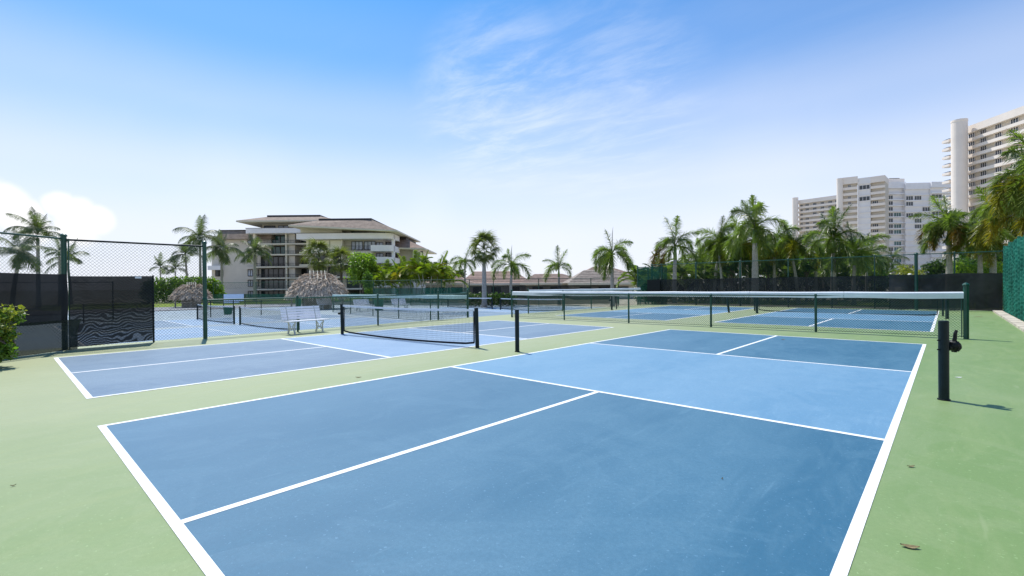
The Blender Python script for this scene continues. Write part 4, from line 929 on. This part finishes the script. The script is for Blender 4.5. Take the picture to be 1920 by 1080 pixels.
# ------------------------------------------------------------------ apartment building
def frame(pxa, da, pxb, db):
    a, b = at(pxa, da), at(pxb, db); return a, b, math.atan2(b.y-a.y, b.x-a.x), (b-a).length
def condo():
    D = 100.; u0 = at(600, D); rz = math.atan2(R0.y, R0.x)
    t = thing('apartment_building', 'beige five storey apartment building with brown hipped roofs and curved white balconies', 'building', (u0.x, u0.y, LZ), rz)
    k = D/FPX
    X = lambda px: (px-600)*k
    Zp = lambda py, px=600: (hor(px)-py)*k + CH - LZ
    def bx(nm, x0, x1, y0, y1, d0, d1, m, par=t):      # px columns, px rows (top,bottom), depth
        b = MB(); b.box2((X(x0), d0, Zp(y1)), (X(x1), d1, Zp(y0))); return b.build(nm, m, par)
    base = 566
    def win(x0, x1, y0, y1, d, m=m_glass, mull=2, par=t):
        w_ = bx('window', x0, x1, y0, y1, d-.05, d+.05, m)
        b = MB(); a, c = X(x0), X(x1); zt, zb = Zp(y0), Zp(y1)
        for i in range(mull+1): x = a+(c-a)*i/mull; b.box((x, d-.09, (zt+zb)/2), (.10, .06, zt-zb))
        b.box(((a+c)/2, d-.085, zt), (c-a, .05, .10)); b.box(((a+c)/2, d-.085, zb), (c-a, .05, .10)); b.build('window_frame', m_trim, w_)
        return w_
    # left wing
    bx('wall', 386, 500, 444, base, 2.0, 14, m_beige)
    b = MB(); hipx = [(X(398), 0.8, Zp(447)), (X(505), .8, Zp(447)), (X(505), 14, Zp(447)), (X(398), 14, Zp(447)), (X(404), 2.2, Zp(430)), (X(505), 2.2, Zp(430)), (X(505), 12.5, Zp(430)), (X(404), 12.5, Zp(430))]
    b.add(hipx, [(3, 2, 1, 0), (4, 5, 6, 7), (0, 1, 5, 4), (1, 2, 6, 5), (2, 3, 7, 6), (3, 0, 4, 7)]); b.build('roof', m_roof, t)
    bx('roof_edge', 402, 505, 428.3, 430.2, 2.1, 12.6, m_trim)
    bx('parapet', 384, 408, 497, 505, 1.0, 2.0, m_white); win(394, 408, 505, 517, 1.95, m_glass)
    for y in (449, ): win(456, 463, y, 456, 1.95, m_glassb, 1)
    for y in (505, 525, 546): win(456, 465, y, y+12, 1.95, m_glassb, 2); win(466, 476, y, y+12, 1.93, m_glass, 1); bx('balcony_slab', 454, 478, y-6, y-1, 1.2, 1.98, m_beige)
    # central block
    bx('wall', 478, 600, 417, base, 3.6, 15, m_beige)
    rows = [429, 458, 478, 501, 522, 543, 563]
    bx('column', 476, 481, 438, base, -.2, .5, m_cream); bx('column', 536.5, 539, 438, base, -.2, .3, m_cream)
    for i, y in enumerate(rows[1:]):
        bx('balcony_slab', 481, 592, y-1.2, y+1.2, -.3, 3.6, m_cream)
    for i in range(6):
        y0 = rows[i]+(10 if i == 0 else 2); y1 = rows[i+1]-2
        mg = m_glasst if i in (0, 1) else m_glass
        for x0, x1 in ((483, 496), (497, 515), (516, 534)): win(x0, x1, y0+1, y1, 2.6 if i < 2 else 1.6, mg, 2)
        for x0, x1 in ((553, 566), (567, 584)): win(x0, x1, y0+1, y1, 3.4, m_glassb if (i == 1 and x0 > 550) else m_glass, 2)
        b = MB(); b.box2((X(481), -.25, Zp(y1-4.6)), (X(592), -.21, Zp(y1-5.2)))
        for q in range(40): x = X(481)+(X(592)-X(481))*q/39; b.box((x, -.23, (Zp(y1)+Zp(y1-5))/2), (.03, .03, Zp(y1-5)-Zp(y1)))
        b.build('railing', m_trim, t)
        bx('partition', 540, 552, y0, y1, .4, 3.7, m_beige)
    def rounded(nm, x0, x1, y0, y1, r_px, d0, d1, m, left=True, right=True):
        pts = []; a, c = X(x0), X(x1); r = r_px*k; n = 7
        if left: pts += [(a+r-r*math.cos(PI/2*i/n), d0+r-r*math.sin(PI/2*i/n)) for i in range(n+1)]
        else: pts += [(a, d0)]
        if right: pts += [(c-r+r*math.sin(PI/2*i/n), d0+r-r*math.cos(PI/2*i/n)) for i in range(n+1)]
        else: pts += [(c, d0)]
        pts += [(c, d1), (a, d1)]; b = MB(); b.poly_prism(pts, Zp(y1), Zp(y0)); return b.build(nm, m, t)
    rounded('balcony_parapet', 463, 582, 429.5, 438.5, 12, -1.2, 3.5, m_white)
    bx('handrail', 466, 582, 428.4, 429.3, -1.0, -.9, m_trim)
    bx('wall', 482, 600, 418, 430, 2.4, 3.55, m_cream)
    for x0, x1, mg in ((486, 507, m_glass), (513, 533, m_glassb), (553, 561, m_glass), (562, 578, m_glassb)): win(x0, x1, 421, 429.5, 2.35, mg, 2)
    def hip(x0, x1, xr0, xr1, ye, yt, d0, d1, m, edge=True, skew=0):
        b = MB(); ze, zt = Zp(ye), Zp(yt); dm = 2.8
        lo = [(X(x0), d0, ze), (X(x1), d0, ze-skew), (X(x1), d1, ze-skew), (X(x0), d1, ze)]; hi = [(X(xr0), d0+dm, zt), (X(xr1), d0+dm, zt), (X(xr1), d1-dm, zt), (X(xr0), d1-dm, zt)]
        b.add(lo+hi, [(3, 2, 1, 0), (4, 5, 6, 7), (0, 1, 5, 4), (1, 2, 6, 5), (2, 3, 7, 6), (3, 0, 4, 7)]); rf = b.build('roof', m, t)
        b = MB(); b.add([(p_[0], p_[1], p_[2]-.28) for p_ in lo]+[(p_[0], p_[1], p_[2]-.012) for p_ in lo], [(3, 2, 1, 0), (4, 5, 6, 7), (0, 1, 5, 4), (1, 2, 6, 5), (2, 3, 7, 6), (3, 0, 4, 7)]); b.build('fascia', m_cream, rf)
        b = MB(); b.box2((X(xr0), d0+dm-.1, zt), (X(xr1), d1-dm+.1, zt+.32)); b.build('roof_cap', m_trim, rf)
    hip(453, 640, 498, 598, 415.5, 405.5, -1.8, 16, m_roof)
    # right block, closer
    d0 = -5.0
    bx('wall', 590, 728, 432, base, d0+2.2, 14, m_beige)
    bx('shutter', 582, 655, 433.5, 445, d0+.6, d0+2.1, m_shut); bx('shutter', 592, 655, 455.5, 477, d0+.6, d0+2.1, m_shut)
    for x in (597, 617, 634): bx('shutter_seam', x, x+.6, 456, 477, d0+.52, d0+.58, m_trim)
    bx('column', 655, 657, 433, 500, d0+.3, d0+1.2, m_cream)
    for x0, x1, mg in ((669, 689, m_glasst), (692, 716, m_glasst)): win(x0, x1, 434.5, 445, d0+2.1, mg, 3)
    for x0, x1, mg in ((669, 689, m_glassb), (692, 712, m_glassb)): win(x0, x1, 457, 472, d0+2.1, mg, 3)
    rounded('balcony_parapet', 580, 748, 444.5, 454.5, 14, d0-.8, d0+6, m_white, left=False)
    bx('handrail', 580, 736, 443.4, 444.3, d0-.7, d0-.6, m_trim)
    for y in (466, 487, 508, 530): rounded('balcony_parapet', 711, 748, y, y+10.5, 14, d0-.8, d0+6, m_white, left=False)
    bx('column', 744, 748, 446, base, d0+1.0, d0+2, m_white)
    for y in (458, 478, 499, 520): win(728, 742, y, y+9, d0+3.2, m_glass, 2); win(714, 726, y+1, y+9, d0+2.1, m_glassb, 2)
    b = MB(); b.box2((X(657), d0-.2, Zp(466.5)), (X(711), d0-.15, Zp(467.1)))
    for q in range(24): x = X(657)+(X(711)-X(657))*q/23; b.box((x, d0-.17, (Zp(474)+Zp(467))/2), (.03, .03, Zp(467)-Zp(474)))
    b.build('railing', m_trim, t)
    for y in (478, 500, 522, 543): bx('balcony_slab', 583, 711, y-1.2, y+1.2, d0-.4, d0+2.2, m_cream)
    for y in (480, 502, 524, 545):
        for x0, x1 in ((600, 622), (626, 650), (660, 682), (686, 708)): win(x0, x1, y+1, y+17, d0+2.1, m_glass, 2)
    hip(573, 762, 616, 710, 431, 420, d0-2.5, 16, m_roof, skew=1.2)
    # right wing, set back and stepping down
    bx('wall', 740, 780, 462, base, 3, 14, m_beige); bx('wall', 771, 784, 464, base, 2.0, 10, m_white)
    hip(735, 797, 742, 757, 466, 449, 0, 16, m_roofp, skew=.2)
    win(783, 789, 472, 480, 3, m_glass, 1)
    return t
condo()

# low roofed houses behind the central fence
def house(px0, px1, rpx0, rpx1, top, eave, d, label, m, wallm=None):
    p = at((px0+px1)/2, d); rz = math.atan2(R0.y, R0.x); t = thing('house', label, 'house', (p.x, p.y, LZ), rz); k = d/FPX; c = (px0+px1)/2
    Z = lambda py: (hor(c)-py)*k+CH-LZ; X = lambda px: (px-c)*k; dp = 9.
    b = MB(); b.box2((X(px0)+1, .8, 0), (X(px1)-1, dp-.8, Z(eave)-.1)); b.build('wall', wallm or m_beige, t)
    b = MB(); lo = [(X(px0), 0, Z(eave)), (X(px1), 0, Z(eave)), (X(px1), dp, Z(eave)), (X(px0), dp, Z(eave))]; hi = [(X(rpx0), dp*.48, Z(top)), (X(rpx1), dp*.48, Z(top)), (X(rpx1), dp*.52, Z(top)), (X(rpx0), dp*.52, Z(top))]
    b.add(lo+hi, [(3, 2, 1, 0), (4, 5, 6, 7), (0, 1, 5, 4), (1, 2, 6, 5), (2, 3, 7, 6), (3, 0, 4, 7)]); rf = b.build('roof', m, t)
    b = MB()   # raised tile courses
    for i in range(1, 8):
        s = i/8; x0 = X(px0)+(X(rpx0)-X(px0))*s; x1 = X(px1)+(X(rpx1)-X(px1))*s
        b.box(((x0+x1)/2, dp*.48*s, Z(eave)+(Z(top)-Z(eave))*s+.02), (x1-x0, .12, .03))
    b.build('tile_course', m, rf)
    b = MB(); b.box2((X(px0)-.02, -.05, Z(eave)-.28), (X(px1)+.02, .05, Z(eave)-.003)); b.build('fascia', m_cream, t)
    for i in range(3):
        x = X(px0+(px1-px0)*(.25+.25*i)); b = MB(); b.box((x, .77, Z(eave)*.5), (1.6, .1, 1.1)); b.build('window', m_glass, t)
    return t
house(782, 880, 820, 850, 515, 531, 66, 'low house with pale brown roof behind the green fence left of centre', m_roofp)
house(860, 1000, 885, 965, 508, 532, 78, 'low house with pink brown roof behind the fan palm', mat('pink_roof_tile', (.36, .25, .20), .85, .2, var=.2, vscale=2))
house(975, 1110, 1005, 1060, 513, 531, 72, 'low house with dull pink roof behind the lone short palm', m_roofp)
house(1065, 1205, 1105, 1165, 505, 531, 64, 'low house with grey brown roof left of the green fence corner', mat('grey_roof_tile', (.30, .25, .21), .85, .2, var=.3, vscale=2))
house(1090, 1190, 1120, 1150, 499, 515, 90, 'reddish tiled roof peeking above the grey brown roof', m_roofp)

# ------------------------------------------------------------------ towers
def slab_tower(t, a, b_, z0, H, nf, cols, m_wall, m_band, off=0, thick=14, bandh=1.05, proud=1.2, glass=None, skip=0, shade=None, top=2.0, win_h=1.4):
    """facade from plan point a to b_ (left to right as seen); wall, a balcony band per floor, windows one by one. z local to t"""
    a = Vector(a); b_ = Vector(b_); Lx = (b_-a).length; u = (b_-a)/Lx; n = Vector((u.y, -u.x, 0)); fh = (H-top)/nf
    rot = Matrix(((u.x, -n.x, 0), (u.y, -n.y, 0), (0, 0, 1)))
    def bx(nm, s0, s1, za, zb, d0, d1, m, par):
        c = a+u*((s0+s1)/2)-n*((d0+d1)/2); mb_ = MB(); mb_.box((c.x, c.y, (za+zb)/2), (s1-s0, abs(d1-d0), zb-za), rot=rot); return mb_.build(nm, m, par)
    bx('wall', 0, Lx, 0, H-.05, proud, thick, m_wall, t); bx('parapet', -.15, Lx+.1, H-top, H, -.1, thick+.2, m_band, t)
    wm = {}
    for f in range(nf):
        z = fh*f
        if f >= skip: bx('balcony_band', 0, Lx, z-.12, z+bandh, 0, proud-.01, m_band, t)
        for (s0, s1, mg, pr) in cols:
            if PR.random() > pr: continue
            if f < skip: continue
            key = (s0, s1)
            w_ = bx('window', s0*Lx, s1*Lx, z+bandh-.2, z+bandh+win_h, proud-.10, proud+.02, mg, t)
            mb_ = MB(); c0 = a+u*(s0*Lx)-n*(proud-.14)
            for q in range(4):
                c = c0+u*((s1-s0)*Lx*q/3); mb_.box((c.x, c.y, z+bandh+win_h/2-.1), (.12, .06, win_h+.2), rot=rot)
            mb_.build('window_frame', m_white, w_)
    return bx
def tower(label, px, d):
    p = at(px, d); return thing('tower_block', label, 'building', (p.x, p.y, LZ)), Vector((p.x, p.y, 0))
def cyl(t, c, r, H, m, n=24, nm='column'):
    b = MB(); b.lathe([(r, 0), (r, H-.8), (r*1.03, H-.7), (r*1.03, H), (r*.9, H)], c, n); return b.build(nm, m, t, smooth=False)
# right tower
t1, o1 = tower('tall white tower with a round column at its left corner, cut by the right edge', 1800, 176)
H1 = zat(1800, 226, 176)-LZ
cyl(t1, (0, 0, 0), 2.35, H1, m_tower, 28)
a = at(1809, 178)-o1; b2 = at(1985, 146)-o1
slab_tower(t1, a, b2, 0, zat(1811, 240, 178)-LZ, 19, [(.01, .085, m_glass, .95), (.155, .225, m_glass, .9), (.33, .40, m_glass, .9), (.50, .58, m_glass, .95), (.68, .76, m_glass, .95), (.86, .94, m_glass, .9)], m_towerw, m_tower, proud=1.5, bandh=1.0, top=2.6, win_h=1.9)
for f in range(15):
    b = MB(); z = 12+f*(H1-12)/16.2; b.box((-2.9, 2.2, z), (2.6, 3.0, .9), rz=.7); b.build('side_balcony', m_tower, t1)
    b = MB(); b.box((-2.9, 2.2, z+.8), (2.2, 2.6, .06), rz=.7); b.build('side_railing', m_pblue, t1)
# left and middle tower: one building with wings
t2, o2 = tower('wide white tower block with stepped wings and rows of balconies', 1640, 240)
HL = zat(1492, 371, 305)-LZ
c = at(1492, 305)-o2; cyl(t2, (c.x, c.y, 0), 1.7, HL, m_tower)
slab_tower(t2, at(1497, 306)-o2, at(1573, 288)-o2, 0, zat(1497, 376, 306)-LZ, 18, [(.03, .10, m_glass, .95), (.17, .26, m_glass, .95), (.36, .45, m_glass, .9), (.55, .64, m_glass, .95), (.74, .83, m_glass, .9), (.9, .99, m_glass, .9)], m_towerw, m_tower, proud=1.6, bandh=1.15, top=2.4)
c = at(1575.5, 245)-o2; Hm = zat(1575, 335, 245)-LZ; cyl(t2, (c.x, c.y, 0), 1.4, Hm, m_tower, 20)
slab_tower(t2, at(1577, 245)-o2, at(1609, 241)-o2, 0, zat(1577, 334, 245)-LZ, 18, [(.45, .62, m_glass, .6)], m_towerw, m_tower, proud=1.4, bandh=1.2, top=3.5)
slab_tower(t2, at(1609.3, 241.5)-o2, at(1633, 238)-o2, 0, zat(1609, 334.5, 241)-LZ, 18, [(.12, .95, m_glass, .14)], m_lav, m_lav, proud=.25, bandh=.25, top=3.2, win_h=2.0)
slab_tower(t2, at(1633.3, 238)-o2, at(1660, 234)-o2, 0, zat(1633, 332, 238)-LZ, 18, [(.1, .5, m_glass, .35)], m_towerw, m_tower, proud=1.8, bandh=1.1, top=3.0)
slab_tower(t2, at(1661, 243)-o2, at(1699, 243)-o2, 0, zat(1661, 341.5, 243)-LZ, 17, [(.12, .45, m_glass, .62), (.50, .85, m_glasst, .5)], m_lav, m_white, proud=1.2, bandh=.35, top=3.2, win_h=2.0)
slab_tower(t2, at(1699.3, 242)-o2, at(1748, 241)-o2, 0, zat(1699, 343.5, 242)-LZ, 17, [(.03, .30, m_glass, .35), (.36, .62, m_glass, .3), (.66, .95, m_glass, .25)], m_lav, m_white, proud=.5, bandh=.35, top=3.2, win_h=2.0)
slab_tower(t2, at(1748.3, 240)-o2, at(1792, 240)-o2, 0, zat(1750, 341, 240)-LZ, 17, [(.05, .48, m_glass, .35), (.55, .95, m_glass, .2)], m_lav, m_white, proud=.9, bandh=.5, top=2.8, win_h=1.9)
b = MB(); c = at(1673, 248)-o2; zt = zat(1673, 337.5, 248)-LZ; b.box((c.x, c.y, zt-2), (8.5, 6, 4), rz=math.atan2(R0.y, R0.x)); b.build('penthouse', m_tower, t2)
b = MB(); b.box((c.x, c.y, zt+.25), (5, 4, .5), rz=math.atan2(R0.y, R0.x)); b.build('roof_plant', m_trim, t2)
# pale boundary wall and parked cars glimpsed between the trunks
pw_ = MB(); 
a, b2 = at(1400, 75), at(1660, 75)
pw_.box(((a.x+b2.x)/2, (a.y+b2.y)/2, LZ+1.3), ((b2-a).length, .25, 2.6), rz=math.atan2(b2.y-a.y, b2.x-a.x)); tag(pw_.build('boundary_wall', m_conc), 'pale pinkish boundary wall glimpsed between the palm trunks', 'wall')

# ------------------------------------------------------------------ fallen leaves
def leaf(px, py, L, rz, label, m=m_dryl, curl=.007):
    p = ground(px, py, .0); b = MB(); vs = []; fs = []; n = 6
    for i in range(n+1):
        t_ = i/n; w_ = L*.22*math.sin(PI*(t_*.94+.03)); z = .001+curl*(2*t_-1)**2
        x = (t_-.5)*L; vs += [(x, -w_, z+curl*.5), (x, 0, z), (x, w_, z+curl*.6)]
    for i in range(n): a = i*3; fs += [(a, a+3, a+4, a+1), (a+1, a+4, a+5, a+2)]
    b.add(vs, fs); o = b.build('fallen_leaf', m); o.location = (p.x, p.y, .003); o.rotation_euler = (0, 0, rz); tag(o, label, 'leaf', 'fallen leaves on the courts'); return o
leaf(1708, 876, .055, .7, 'small curled dry leaf right of the near right sideline, upper one')
leaf(1706, 1027, .085, .4, 'larger dry leaf at the lower right on the green surface')
leaf(1797, 708, .10, .7, 'pale scrap on the green surface beside the post with the winch', m_line, .003)
leaf(672, 708, .09, .8, 'dark leaf on the green strip left of the foreground court')
leaf(1354, 899, .022, 1.5, 'tiny leaf bit on the dark blue of the foreground court')
leaf(25, 912, .03, 1.5, 'tiny leaf bit on the green at the left edge')
leaf(1468, 637, .12, 1.2, 'pale leaf at the foot of the low topped fence')
leaf(1416+418, 594, .35, .75, 'flat dark leaf on the far green run-off near the green mesh fence', m_dryl, .004)
